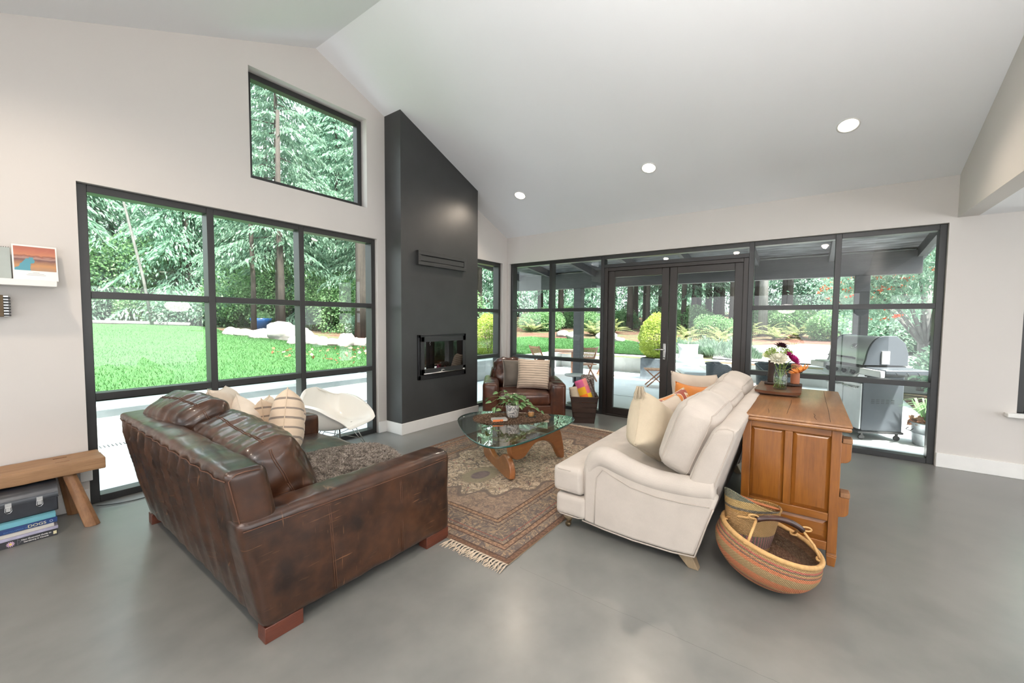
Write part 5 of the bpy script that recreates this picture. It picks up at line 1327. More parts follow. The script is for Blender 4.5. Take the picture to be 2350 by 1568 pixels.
# ---------------------------------------------------------------- woven baskets
def weave(name, stops, vert=90, zscale=1.0, ribs=None):
    m = Mat(name); v = m.co(); s_ = m.sep(v); z = m.math('MULTIPLY', s_[2], zscale)
    z = m.math('ADD', z, m.math('MULTIPLY', m.math('SUBTRACT', m.noise(v, 30, 1), .5), .006))
    c = m.ramp(z, *stops, interp='CONSTANT')
    an = m.math('ARCTAN2', s_[1], s_[0]); w1 = m.math('SINE', m.math('MULTIPLY', an, vert)); w2 = m.math('SINE', m.math('MULTIPLY', s_[2], 620))
    ck = m.math('MULTIPLY', w1, w2)
    if ribs:
        lo, hi, col = ribs; k = m.math('MULTIPLY', m.math('MULTIPLY', m.math('GREATER_THAN', z, lo), m.math('LESS_THAN', z, hi)), m.math('GREATER_THAN', m.math('SINE', m.math('MULTIPLY', an, 34)), .35))
        c = m.mix(k, c, col)
    c = m.mix(m.ramp(ck, (.0, .42), (.6, 0)), c, (.10, .05, .025)); c = m.mix(m.math('MULTIPLY', m.noise(v, 130, 1), .3), c, (.62, .42, .20))
    m.set(Base_Color=c, Roughness=.8); m.bump(ck, .8, .004); return m.m
# cut by height of the basket, 0 at the base
STR = (.50, .30, .12); COR = (.72, .19, .08); GRN = (.10, .075, .055); PNK = (.52, .07, .08)
M['weave_big'] = weave('coral and straw weave', [(0, (.36, .23, .12)), (.035, COR), (.05, GRN), (.058, PNK), (.066, STR), (.075, COR), (.115, COR), (.118, (.42, .28, .13)), (.165, COR), (.185, GRN), (.192, PNK), (.199, STR), (.207, GRN), (.214, PNK), (.222, STR)], 120)
M['weave_big_in'] = weave('plum inner weave', [(0, (.10, .04, .03)), (.06, (.14, .05, .04)), (.12, (.07, .03, .03)), (.18, (.20, .08, .05))], 120)
M['weave_tall'] = weave('straw and navy weave', [(0, (.05, .06, .06)), (.055, (.40, .22, .08)), (.09, (.035, .05, .065)), (.17, (.52, .30, .11)), (.30, (.55, .30, .08)), (.315, (.03, .06, .07)), (.33, (.55, .38, .14)), (.375, (.05, .12, .11))], 90, ribs=(.09, .17, (.40, .10, .16)))
M['straw_coil'] = plain('straw coil', (.56, .33, .13), .7, vary=.15, scale=40, bump=.4)
M['handle_leather'] = leather('dark braided leather', (.06, .022, .014), (.02, .008, .007))
def big_basket():
    cx, cy = 2.775, .20; t = thing('bolga_basket', 'round coral and straw woven basket with dark leather handle on the floor', 'basket', (cx, cy, .036), rot=(rad(14), rad(3), rad(0)))
    prof = [(.02, 0), (.13, .002), (.19, .03), (.248, .085), (.276, .15), (.274, .20), (.258, .245)]
    q = []
    for i in range(len(prof)-1):
        for s_ in np.linspace(0, 1, 5)[:-1]: q.append((lerp(prof[i][0], prof[i+1][0], s_), lerp(prof[i][1], prof[i+1][1], s_)))
    q.append(prof[-1])
    for _ in range(2): q = [q[0]]+[((q[i-1][0]+2*q[i][0]+q[i+1][0])/4, (q[i-1][1]+2*q[i][1]+q[i+1][1])/4) for i in range(1, len(q)-1)]+[q[-1]]
    MB().lathe(q, 64, cap=False).build('body', M['weave_big'], t, smooth=True, recalc=False)
    MB().lathe([(max(.01, r-.008), z+.006) for r, z in q][::-1], 48, cap=False).build('lining', M['weave_big_in'], t, smooth=True, recalc=False)
    MB().tube([(.257*math.cos(a), .257*math.sin(a), .248) for a in np.linspace(0, 2*PI, 49)[:-1]], .013, 10, closed=True).build('rim', M['straw_coil'], t, smooth=True)
    # handle: leather arch with forked straw ends
    rr = Vector((.59, -.81, 0)); ff = Vector((.81, .59, 0)); pts = []
    for a in np.linspace(-.62, .62, 17): pts.append(Vector((ff.x*-.035, ff.y*-.035, 0))+rr*(.25*math.sin(a)*.95)+Vector((0, 0, .238+.145*math.cos(a*1.15))))
    MB().tube(pts, .0165, 10).build('handle', M['handle_leather'], t, smooth=True)
    st = MB()
    for sg, P in ((-1, pts[0]), (1, pts[-1])):
        st = MB()
        for f_ in (-.13, .11):
            foot = rr*sg*math.sqrt(max(.0, .25**2-f_**2))*.99+ff*f_+Vector((0, 0, .245)); st.tube([P, P*.4+foot*.6+Vector((0, 0, .015)), foot], .0075, 8)
            st.tube([foot+Vector((.018*math.cos(a), .018*math.sin(a), .004*math.sin(2*a))) for a in np.linspace(0, 6.28, 12)[:-1]], .0065, 6, closed=True)
        st.tube([P+rr*(-sg*.0)+Vector((rr.x*.03*math.cos(a)-rr.x*sg*-.02, rr.y*.03*math.cos(a)-rr.y*sg*-.02, .012+.012*math.sin(a))) for a in np.linspace(0, 6.28, 14)[:-1]], .005, 6, closed=True)
        st.build('handle_loops', M['straw_coil'], t, smooth=True)
big_basket()
def tall_basket():
    t = thing('tall_basket', 'tall straw and navy woven basket with folded rim standing inside the round basket', 'basket', (2.86, .262, .085), rot=(rad(1), rad(6), rad(-36)))
    def R(z, a): 
        k = z/.36; rx = lerp(.095, .205, k**.7); ry = lerp(.09, .115, k**.6); return rx, ry
    def prof(inner):
        def fn(u, v):
            a = u*2*PI; k = v; H = .345+.055*math.cos(a-PI)*1.0+.018*math.cos(2*a)
            z = H*k; rx, ry = R(min(z, .40), a); rx -= inner; ry -= inner; return (rx*math.cos(a), ry*math.sin(a), z+(.004 if inner else 0))
        return fn
    MB().grid(prof(0), 64, 24).build('body', M['weave_tall'], t, smooth=True, weld=True, recalc=False)
    MB().grid(prof(.006), 64, 24).build('lining', M['weave_tall'], t, smooth=True, weld=True, recalc=False)
    f = prof(.003); MB().tube([f(u, 1.0) for u in np.linspace(0, 1, 65)[:-1]], .006, 6, closed=True).build('rim', M['weave_tall'], t, smooth=True)
    MB().lathe([(.001, .004), (.09, .004)], 24, cap=False).build('base', M['weave_tall'], t)
    a, b = Vector(f(.32, 1.0)), Vector(f(.92, .98)); MB().tube([a, (a+b)/2+Vector((0, 0, -.01)), b], .009, 8).build('handle', M['straw_red'], t, smooth=True)
M['straw_red'] = plain('rust bound straw', (.42, .14, .05), .7)
tall_basket()
# ---------------------------------------------------------------- leather armchair in the corner
def armchair():
    t = thing('leather_armchair', 'wide chestnut leather armchair set at an angle in the window corner', 'armchair', (5.34, 3.68, 0), math.atan2(-.785, .62)); L = M['leather2']
    # local: x to the chair's left-hand side as seen (width), y towards the back
    w, d = 1.25, 1.0
    for k, sx in enumerate((-1, 1)):
        def post(q, p):
            q.z += -.05*max(0, p[1])*0+.012*math.sin(q.y*30)*max(0, p[2]-.7); return q
        f = mapped(boxmap((.235, d-.04, .53), .05, (.012, .01, .012), .008, 5, 70+k, post), T((sx*(w/2-.118), .0, .335)))
        softbox(MB(), f, (12, 30, 18)).build('arm', L, t, smooth=True, weld=True)
        s_ = MB(); s_.tube([f((a, -1, .86)) for a in np.linspace(-.9, .9, 10)], .003, 5); s_.tube([f((sx*-.8, -1, c)) for c in np.linspace(-.95, .8, 10)], .003, 5); s_.build('seam', M['thread_dark'], t, smooth=True)
    f = mapped(boxmap((w-.24, .20, .70), .06, (.01, .01, .01), .01, 4, 77), T((0, d/2-.12, .43)) @ Matrix.Rotation(rad(-7), 4, 'X'))
    softbox(MB(), f, (30, 10, 20)).build('backrest', L, t, smooth=True, weld=True)
    B(-w/2+.2, w/2-.2, -d/2+.04, d/2-.1, .09, .27).build('seat_base', L, t, bevel=.02)
    f = mapped(boxmap((w-.45, d-.24, .19), .055, (.01, .01, .03), .01, 4, 80), T((0, -.09, .36)))
    o = softbox(MB(), f, (24, 24, 10)).build('seat_cushion', L, t, smooth=True, weld=True)
    s_ = MB().tube([f((a, -1, .7)) for a in np.linspace(-.9, .9, 14)], .003, 5); s_.build('seam', M['thread_dark'], t, smooth=True)
    # two slumped back cushions
    for k, (xc, ww, hh, rz) in enumerate(((-.17, .60, .46, 4), (.28, .36, .44, -6))):
        def post(q, p):
            q.z -= .05*(1-p[0]**2)*max(0, p[2])*(.4 if k else -.2); q.y += .012*math.sin(q.x*30+q.z*22)*(1-abs(p[2])*.4); q.z += .01*math.sin(q.x*34)*max(0, p[2]); return q
        f = mapped(boxmap((ww, .22, hh), .09, (.02, .04, .02), .03, 4, 90+k, post), T((xc-.02, .255, .665)) @ Matrix.Rotation(rad(-14), 4, 'X') @ Matrix.Rotation(rad(rz), 4, 'Y'))
        softbox(MB(), f, (26, 14, 24)).build('back_cushion', L, t, smooth=True, weld=True)
    for sx in (-1, 1):
        for y in (-d/2+.09, d/2-.1): B(sx*(w/2-.1)-.075, sx*(w/2-.1)+.075, y-.06, y+.06, 0, .085).build('foot', M['sofa_foot'], t, bevel=.003)
    return t
M['thread_dark'] = plain('dark stitching', (.05, .02, .012), .7)
armchair()
def chair_pt(x, y):
    a = math.atan2(-.785, .62); return (5.34+x*math.cos(a)-y*math.sin(a), 3.68+x*math.sin(a)+y*math.cos(a))
ca = math.atan2(-.785, .62); G = 'throw pillows on the armchair'
p = chair_pt(-.09, .02); pillow('grey velvet pillow with pale piping behind the striped one on the armchair', M['grey_velvet'], (p[0], p[1], .475), .46, .44, .14, ca+rad(6), rad(-13), rad(0), 23, G, .07, extra=M['cream'])
p = chair_pt(.16, -.14); pillow('cream pillow with many thin brown stripes on the armchair', M['striped2'], (p[0], p[1], .475), .50, .46, .15, ca-rad(3), rad(-16), rad(2), 25, G, .05)

# ---------------------------------------------------------------- crate of blankets beside the doors
def crate():
    a = math.atan2(-.3, .17); t = thing('blanket_crate', 'dark tapered wooden crate holding rolled blankets beside the French doors', 'basket', (5.66, 2.76, 0), a)
    b0, b1, h = .155, .205, .40
    def wall(pa, pb, qa, qb): pass
    mb = MB(); th = .012
    for k in range(4):
        R = Matrix.Rotation(k*PI/2, 4, 'Z'); st = len(mb.v)
        for j in range(5):
            z0_, z1_ = .01+j*.078, .01+j*.078+.074; r0, r1 = lerp(b0, b1, z0_/h), lerp(b0, b1, z1_/h)
            mb.add([(-r0, -r0, z0_), (r0, -r0, z0_), (r1, -r1, z1_), (-r1, -r1, z1_), (-r0, -r0+th, z0_), (r0, -r0+th, z0_), (r1, -r1+th, z1_), (-r1, -r1+th, z1_)], [(0, 1, 2, 3), (4, 7, 6, 5), (0, 4, 5, 1), (1, 5, 6, 2), (2, 6, 7, 3), (3, 7, 4, 0)])
        mb.tf(R, st)
    mb.box(-b0, b0, -b0, b0, .0, .012); mb.build('body', M['darkwood'], t)
    MB().tube([(s_[0]*b1, s_[1]*b1, h) for s_ in ((-1, -1), (1, -1), (1, 1), (-1, 1))], .011, 6, closed=True).build('rim', M['darkwood'], t)
    for s_ in (-1, 1):
        MB().tube([(.19, s_*.20, h-.02), (.13, s_*.13, h+.13), (.09, s_*.02, h+.25)] if s_ < 0 else [(-.19, .2, h-.02), (-.16, .12, h+.1), (-.12, .04, h+.2)], .012, 8).build('handle', M['darkwood'], t, smooth=True)
    return t, a
M['plaid'] = None
def _plaid():
    m = Mat('orange pink and yellow plaid'); s_ = m.sep(m.co('UV')); a = m.math('GREATER_THAN', m.math('FRACT', m.math('MULTIPLY', s_[0], 2)), .5); b = m.math('GREATER_THAN', s_[1], .45); b2 = m.math('GREATER_THAN', s_[1], .72)
    c = m.mix(a, (.90, .20, .02), (.86, .50, .02)); c = m.mix(b, c, m.mix(a, (.80, .42, .02), (.70, .16, .20))); c = m.mix(b2, c, m.mix(a, (.62, .12, .26), (.72, .24, .22)))
    m.set(Base_Color=c, Roughness=.9); m.bump(m.noise(m.co(), 14, 4), .4, .01); return m.m
M['plaid'] = _plaid()
def _knit():
    m = Mat('speckled knit'); v = m.co(); n = m.node('TexVoronoi', Vector=v, Scale=70).outputs['Distance']
    m.set(Base_Color=m.ramp(n, (.2, (.55, .50, .44)), (.5, (.12, .10, .09))), Roughness=.95); m.bump(n, .8, .006); return m.m
M['knit'] = _knit()
_cr, ca2 = crate()
def roll(label, mt, p0, p1, r, seed, group='rolled blankets in the crate', name='rolled_blanket'):
    c = Vector((5.66, 2.76, 0)); R = Matrix.Rotation(ca2, 3, 'Z'); a, b = c+R @ Vector(p0), c+R @ Vector(p1); e = thing(name, label, 'blanket', a, group=group)
    ax = (b-a); L = ax.length; ax.normalize(); s_ = ax.orthogonal().normalized(); u_ = ax.cross(s_)
    mb = MB()
    def fn(u, v):
        an = u*4*PI; rr_ = r*(1-.22*u)*(1+.06*noise.noise(Vector((math.cos(an)*2+seed, math.sin(an)*2, v*4)))); q = ax*L*v+(s_*math.cos(an)+u_*math.sin(an))*rr_*(1-.1*abs(v-.5))
        return q
    mb.grid(fn, 72, 10); o = mb.build('cloth', mt, e, smooth=True, recalc=False); so_ = o.modifiers.new('t', 'SOLIDIFY'); so_.thickness = .012
    return e
roll('cream knitted blanket rolled at the left of the crate', M['cream_wool'], (-.09, -.07, .20), (-.15, -.02, .53), .085, 1)
roll('orange pink and yellow plaid blanket rolled up in the crate', M['plaid'], (.085, -.09, .26), (-.06, -.03, .64), .100, 2)
roll('speckled grey knitted blanket folded at the back of the crate', M['knit'], (.08, .07, .20), (.06, .06, .70), .110, 3)

# ---------------------------------------------------------------- white shell chair
def shell_chair():
    t = thing('shell_armchair', 'white moulded shell armchair on thin wire legs by the big window', 'chair', (2.47, 4.22, 0), rad(26)); S = 1.10
    rows = [(-.285, .385, .245, .030, .0), (-.24, .40, .265, .075, .0), (-.15, .385, .285, .16, .01), (-.03, .372, .305, .235, .01), (.09, .385, .315, .245, .0), (.17, .43, .315, .205, -.015), (.225, .52, .30, .115, -.06), (.25, .60, .275, .035, -.08), (.272, .67, .235, -.025, -.07), (.285, .72, .17, -.045, -.05), (.29, .74, .10, -.035, -.03)]
    rr = np.array(rows)
    def at(v):
        k = v*(len(rows)-1); i = min(int(k), len(rows)-2); f = k-i
        p = [rr[max(i-1, 0)], rr[i], rr[i+1], rr[min(i+2, len(rows)-1)]]
        return .5*((2*p[1])+(-p[0]+p[2])*f+(2*p[0]-5*p[1]+4*p[2]-p[3])*f*f+(-p[0]+3*p[1]-3*p[2]+p[3])*f**3)
    def fn(u, v):
        y, z, W, rise, fw = at(v); a = u*2-1; s_ = abs(a); k = max(0, min(1, rise/.15))
        t_ = max(0, min(1, (s_-.40)/.48)); t_ = t_*t_*(3-2*t_); r_ = lerp(s_**3, t_, k)
        xs = lerp(math.sin(min(1, s_)*PI/2)**.85, math.sin(min(1, s_/.80)*PI/2)**.8, k)
        fl = max(0, (s_-.86)/.14)*k
        return (math.copysign(W*(xs+.17*fl), a)*S, (y+fw*r_)*S, (z+rise*r_-.010*fl)*S-.05)
    mb = MB().grid(fn, 60, 50); o = mb.build('shell', M['white_shell'], t, smooth=True, recalc=False); m_ = o.modifiers.new('t', 'SOLIDIFY'); m_.thickness = .007; m_.offset = 0; b_ = o.modifiers.new('s', 'SUBSURF'); b_.levels = 1; b_.render_levels = 1
    hz = .355
    mounts = {(sx, sy): Vector((sx*.115, sy*.10-.02, hz)) for sx in (-1, 1) for sy in (-1, 1)}
    feet = {(sx, sy): Vector((sx*.27, sy*.24-.0, .006)) for sx in (-1, 1) for sy in (-1, 1)}
    for (sx, sy), f in feet.items():
        a = mounts[(sx, sy)]; l = MB(); l.tube([a+Vector((sx*.02, 0, 0)), f], .0048, 8); l.tube([a+Vector((-sx*.04, -sy*.03, 0)), f], .0040, 8); l.lathe([(.010, 0), (.011, .006), (.004, .012)], 10, (f.x, f.y, 0)); l.build('leg', M['chrome'], t, smooth=True)
    c = MB()
    for sx in (-1, 1):
        c.tube([mounts[(sx, -1)], mounts[(sx, 1)]], .0045, 8); c.tube([feet[(sx, -1)]*.55+mounts[(sx, -1)]*.45, mounts[(-sx, 1)]*.9+Vector((0, 0, -.02))], .0038, 8); c.tube([feet[(sx, 1)]*.55+mounts[(sx, 1)]*.45, mounts[(-sx, -1)]*.9+Vector((0, 0, -.02))], .0038, 8)
    c.tube([mounts[(-1, -1)], mounts[(1, -1)]], .0045, 8); c.tube([mounts[(-1, 1)], mounts[(1, 1)]], .0045, 8); c.build('wire_bracing', M['chrome'], t, smooth=True)
    mk = MB()
    for p in mounts.values(): mk.lathe([(.016, -.004), (.018, .02)], 12, (p.x, p.y, p.z-.005))
    mk.build('shock_mounts', M['black_plastic'], t)
shell_chair()

# ---------------------------------------------------------------- bench, books and tool box at the left
def bench():
    t = thing('wooden_bench', 'rustic oak bench with splayed legs below the white shelf', 'bench', (-.1, 4.48, 0))
    x0, x1, y0, y1, z0, z1 = -.95, .645, 4.335, 4.645, .378, .465
    def post(q, p):
        q.z += .004*fbm(q.x*5, q.y*9); q.y += .006*noise.noise(Vector((q.x*4, 0, p[1]))); q.x += .008*noise.noise(Vector((q.y*20, q.z*20, 0)))*(abs(p[0]) > .95); return q
    f = mapped(boxmap((x1-x0, y1-y0, z1-z0), .008, post=post), T(((x0+x1)/2, (y0+y1)/2, (z0+z1)/2)))
    softbox(MB(), f, (50, 16, 6)).build('seat', M['benchwood'], t, weld=True, world=True, auto=.6)
    for y in (4.425, 4.56):
        for x in (.43, -.72): B(x-.035, x+.035, y-.011, y+.011, z1+.0005, z1+.0035).build('tenon', M['legwood'], t, world=True)
    for (tx, ty), (fx, fy) in (((.45, 4.415), (.545, 4.235)), ((.44, 4.57), (.50, 4.60)), ((-.74, 4.415), (-.84, 4.25)), ((-.73, 4.57), (-.80, 4.60))):
        a, b = Vector((tx, ty, .40)), Vector((fx, fy, 0)); mb = MB(); n = 8; vs = []
        for P, w, h_ in ((a, .036, .030), (b, .043, .036)):
            for k in range(n):
                an = 2*PI*(k+.5)/n; vs.append((P.x+w*math.cos(an)*1.05, P.y+h_*math.sin(an)*1.05, P.z))
        mb.add(vs, [tuple(range(n-1, -1, -1)), tuple(range(n, 2*n))]+[(i, (i+1) % n, n+(i+1) % n, n+i) for i in range(n)]); mb.build('leg', M['legwood'], t, bevel=.004, world=True)
bench()
def txt(s_, parent, loc, size, mt, name='lettering', rot=(PI/2, 0, 0), ext=.0004, align='LEFT', sx=1, bold=0):
    c = bpy.data.curves.new(name, 'FONT'); c.body = s_; c.size = size; c.extrude = ext; c.align_x = align; c.offset = bold; c.space_character = 1.0
    o = bpy.data.objects.new(name, c); C.objects.link(o); c.materials.append(mt); o.parent = parent; o.location = Vector(loc)-parent.location; o.rotation_euler = rot; o.scale = (sx, 1, 1)
    me = bpy.data.meshes.new_from_object(o.evaluated_get(bpy.context.evaluated_depsgraph_get())); m2 = bpy.data.objects.new(name, me); C.objects.link(m2); m2.parent = parent
    m2.location = o.location; m2.rotation_euler = rot; m2.scale = (sx, 1, 1); bpy.data.objects.remove(o); return m2
M['ink_white'] = plain('white ink', (.82, .80, .76), .6); M['ink_gold'] = plain('pale gold ink', (.75, .68, .42), .5); M['ink_blue'] = plain('muted blue ink', (.10, .22, .45), .6); M['ink_grey'] = plain('grey ink', (.30, .30, .32), .7)
M['bk_dark'] = plain('charcoal book cloth', (.035, .035, .04), .5); M['bk_lilac'] = plain('lilac grey book jacket', (.42, .40, .52), .5, vary=.25, scale=20); M['bk_white'] = plain('off white book jacket', (.66, .62, .56), .5); M['bk_blue'] = plain('navy blue book jacket', (.018, .05, .17), .35); M['bk_teal'] = plain('pale teal book jacket', (.16, .42, .50), .4)
def book(label, z, h, x0, x1, y0, y1, cov, rz=0):
    e = thing('book', label, 'book', ((x0+x1)/2, (y0+y1)/2, z), group='books stacked under the bench'); X, Y = (x1-x0)/2, (y1-y0)/2; k = .0035
    o = MB().box(-X, X, -Y, Y, 0, k).box(-X, X, -Y, Y, h-k, h).box(-X, X, -Y, -Y+k, k, h-k).build('cover', cov, e, bevel=.0012)
    B(-X+.004, X-.004, -Y+k, Y-.004, k, h-k).build('pages', M['paper'], e)
    return e
BY = 4.235
e = book('charcoal gardening book at the bottom of the stack under the bench', .0, .047, -.10, .372, BY, 4.56, M['bk_dark'])
txt('New Illustrated Guide to', e, (.208, BY-.001, .0265), .0130, M['ink_white'], sx=1.02, bold=.0002); txt('Gardening in Canada', e, (.218, BY-.001, .0105), .0130, M['ink_white'], sx=1.02, bold=.0002)
mb = MB()
for k in range(12):
    a = k*PI/6; mb.add([(.162+.003*math.cos(a+.5), BY-.0012, .022+.003*math.sin(a+.5)), (.162+.017*math.cos(a+.14), BY-.0012, .022+.017*math.sin(a+.14)), (.162+.019*math.cos(a), BY-.0012, .022+.019*math.sin(a)), (.162+.017*math.cos(a-.14), BY-.0012, .022+.017*math.sin(a-.14)), (.162+.003*math.cos(a-.5), BY-.0012, .022+.003*math.sin(a-.5))], [(0, 1, 2, 3, 4)])
M['petal_pink'] = plain('pink printed petals', (.72, .48, .62), .6); M['print_yellow'] = plain('yellow print', (.85, .65, .12), .6)
mb.build('printed_daisy', M['petal_pink'], e, world=True, recalc=False)
mb = MB(); mb.add([(.162+.006*math.cos(a), BY-.0016, .022+.006*math.sin(a)) for a in np.linspace(0, 2*PI, 13)[:-1]], [tuple(range(12))]); mb.build('printed_daisy_centre', M['print_yellow'], e, world=True, recalc=False)
mb = MB().box(.352, .368, BY-.0014, BY-.0004, .012, .034); mb.build('emblem', M['ink_gold'], e, world=True)
mb = MB().tube([(.192, BY-.001, .042), (.192, BY-.001, .004), (.207, BY-.001, .024), (.192, BY-.001, .042)], .0006, 4); mb.build('emblem', M['ink_grey'], e, world=True)
e = book('thin lilac book second from the bottom of the stack', .048, .020, -.11, .376, BY-.004, 4.55, M['bk_lilac'])
e = book('off white book in the middle of the stack under the bench', .069, .027, -.10, .358, BY, 4.50, M['bk_white']); txt('the family guide', e, (.22, BY-.001, .0775), .009, M['ink_grey'], bold=0) if False else None
e = book('navy blue encyclopedia in the stack under the bench', .097, .034, -.11, .374, BY-.006, 4.57, M['bk_blue'])
txt('DOGS', e, (.238, BY-.007, .1045), .0265, M['ink_gold'], sx=1.15, bold=.0002); txt('ENCYCLOPEDIA OF', e, (.135, BY-.007, .1045), .0135, M['ink_blue'], sx=.88)
mb = MB().tube([(.345+.007*math.cos(a), BY-.0065, .114+.007*math.sin(a)) for a in np.linspace(0, 2*PI, 17)[:-1]], .0008, 4, closed=True); mb.build('emblem', M['ink_white'], e, world=True)
e = book('pale teal book on top of the stack directly below the tool box', .132, .034, -.11, .368, BY-.002, 4.55, M['bk_teal'])
def toolbox():
    x0, x1, y0, y1, z = -.13, .385, 4.27, 4.50, .167
    t = thing('tool_box', 'black metal lunch-style tool box with barrel lid on top of the books', 'tool box', ((x0+x1)/2, (y0+y1)/2, z)); X, Y = (x1-x0)/2, (y1-y0)/2
    B(-X, X, -Y, Y, 0, .105).build('body', M['toolbox'], t, bevel=.006)
    pr = [(-Y-.003, .100), (-Y-.003, .12)]+[(-Y*math.cos(a)-.0, .125+.078*math.sin(a)) for a in np.linspace(.1, PI-.1, 14)]+[(Y+.003, .12), (Y+.003, .100)]
    MB().prism(pr, -X-.002, X+.002, 'x').build('lid', M['toolbox'], t, auto=.5)
    B(-X-.003, X+.003, -Y-.006, -Y, .096, .102).build('rim_bead', M['toolbox'], t)
    for xx in (.035, .172):
        l = MB().box(xx-.014, xx+.014, -Y-.010, -Y-.002, .095, .125).box(xx-.010, xx+.010, -Y-.014, -Y-.004, .070, .100)
        l.tube([(xx-.013, -Y-.010, .098), (xx-.015, -Y-.012, .070), (xx-.006, -Y-.010, .058), (xx+.006, -Y-.010, .058), (xx+.015, -Y-.012, .070), (xx+.013, -Y-.010, .098)], .0018, 5); l.build('latch', M['chrome'], t)
    MB().tube([(-.06, 0, .198), (-.055, 0, .206), (.055, 0, .206), (.06, 0, .198)], .004, 6).build('handle', M['black_plastic'], t, smooth=True)
M['toolbox'] = plain('black enamel', (.014, .016, .022), .3, .1, vary=.3, scale=12, coat=.4)
toolbox()
# power cable on the floor
cb = MB().tube([(.60, 4.62, .012), (.72, 4.53, .006), (.95, 4.50, .006), (1.1, 4.56, .006), (1.22, 4.50, .006), (1.12, 4.42, .006), (.98, 4.44, .006), (1.0, 4.53, .012), (1.16, 4.56, .012), (1.25, 4.47, .006), (1.15, 4.38, .006), (1.02, 4.40, .012), (1.10, 4.50, .016), (1.35, 4.46, .006), (1.6, 4.35, .006)], .0045, 8)
tag(cb.build('power_cable', M['black_plastic'], smooth=True, subsurf=1), 'thin black cable looped on the floor below the big window', 'cable')

# ---------------------------------------------------------------- shelf and what leans on it
sh = B(-.9, .452, 4.47, YA, 1.755, 1.80).build('floating_shelf', M['white_trim'], bevel=.003); tag(sh, 'white floating shelf on the window wall above the bench', 'shelf')
def _art():
    m = Mat('printed landscape'); s_ = m.sep(m.co('UV')); v = m.co('UV'); n = m.noise(v, 3, 3, .5, 1.2); w = m.math('ADD', s_[1], m.math('MULTIPLY', m.math('SUBTRACT', n, .5), .22))
    base = m.ramp(w, (.0, (.34, .20, .13)), (.2, (.48, .24, .10)), (.45, (.14, .06, .06)), (.52, (.40, .24, .20)), (.6, (.24, .08, .05)), (.66, (.50, .19, .10)), (.85, (.42, .13, .08)), (1, (.36, .11, .07)))
    r = m.math('ABSOLUTE', m.math('SUBTRACT', m.math('ADD', s_[0], m.math('MULTIPLY', m.math('SUBTRACT', n, .5), .5)), m.math('ADD', .15, m.math('MULTIPLY', s_[1], .42))))
    k = m.math('MULTIPLY', m.math('LESS_THAN', r, m.math('SUBTRACT', .20, m.math('MULTIPLY', s_[1], .22))), m.math('LESS_THAN', w, .55))
    m.set(Base_Color=m.mix(k, base, (.07, .27, .34)), Roughness=.3); return m.m
M['art'] = _art(); M['card'] = plain('white card', (.78, .76, .74), .4, vary=.01, coat=.4)
ac = thing('landscape_print', 'abstract red desert and teal river print in a white sleeve on the shelf', 'picture', (.362, 4.56, 1.80), rot=(rad(-11), 0, 0))
B(-.108, .108, 0, .004, 0, .262).build('mount', M['card'], ac, bevel=.001)
mb = MB(); mb.grid(lambda u, v: (-.100+.200*u, -.001, .072+.178*v), 1, 1); mb.build('print', M['art'], ac, recalc=False)
mb = MB()
for z_, w_ in ((.056, .016), (.047, .038), (.038, .046)): mb.box(-w_, w_, -.0009, 0, z_, z_+.0022)
mb.build('caption', M['ink_grey'], ac)
gb = thing('grey_board', 'pale grey green notebook leaning on the shelf at the picture edge', 'notebook', (.13, 4.57, 1.80), rot=(rad(-10), 0, 0))
B(-.12, .118, 0, .018, 0, .232).build('cover', M['sage'] if 'sage' in M else plain('sage card', (.36, .40, .38), .6), gb, bevel=.002)
mb = MB()
for k in range(22): mb.tube([(-.11+k*.0105, .009+.010*math.cos(a), .232+.006*math.sin(a)) for a in np.linspace(0, 2*PI, 9)[:-1]], .0012, 4, closed=True)
mb.build('spiral_binding', M['black_metal'], gb)
rb = thing('ribbed_holder', 'brown and black ribbed wooden rack on the wall under the shelf', 'rack', (.17, YA, 1.61))
M['oldwood'] = wood('old brown board', (.20, .13, .06), (.09, .055, .025), 1, 'x', .6, 0)
B(-.16, .035, -.075, -.055, -.075, .078).build('board', M['oldwood'], rb, bevel=.002)
for k in range(7): B(-.15, .068, -.052, -.008, -.070+k*.0205, -.058+k*.0205).build('slat', M['black_plastic'], rb, bevel=.002)
B(-.15, .06, -.008, 0, -.072, .074).build('back_plate', M['chrome'], rb)

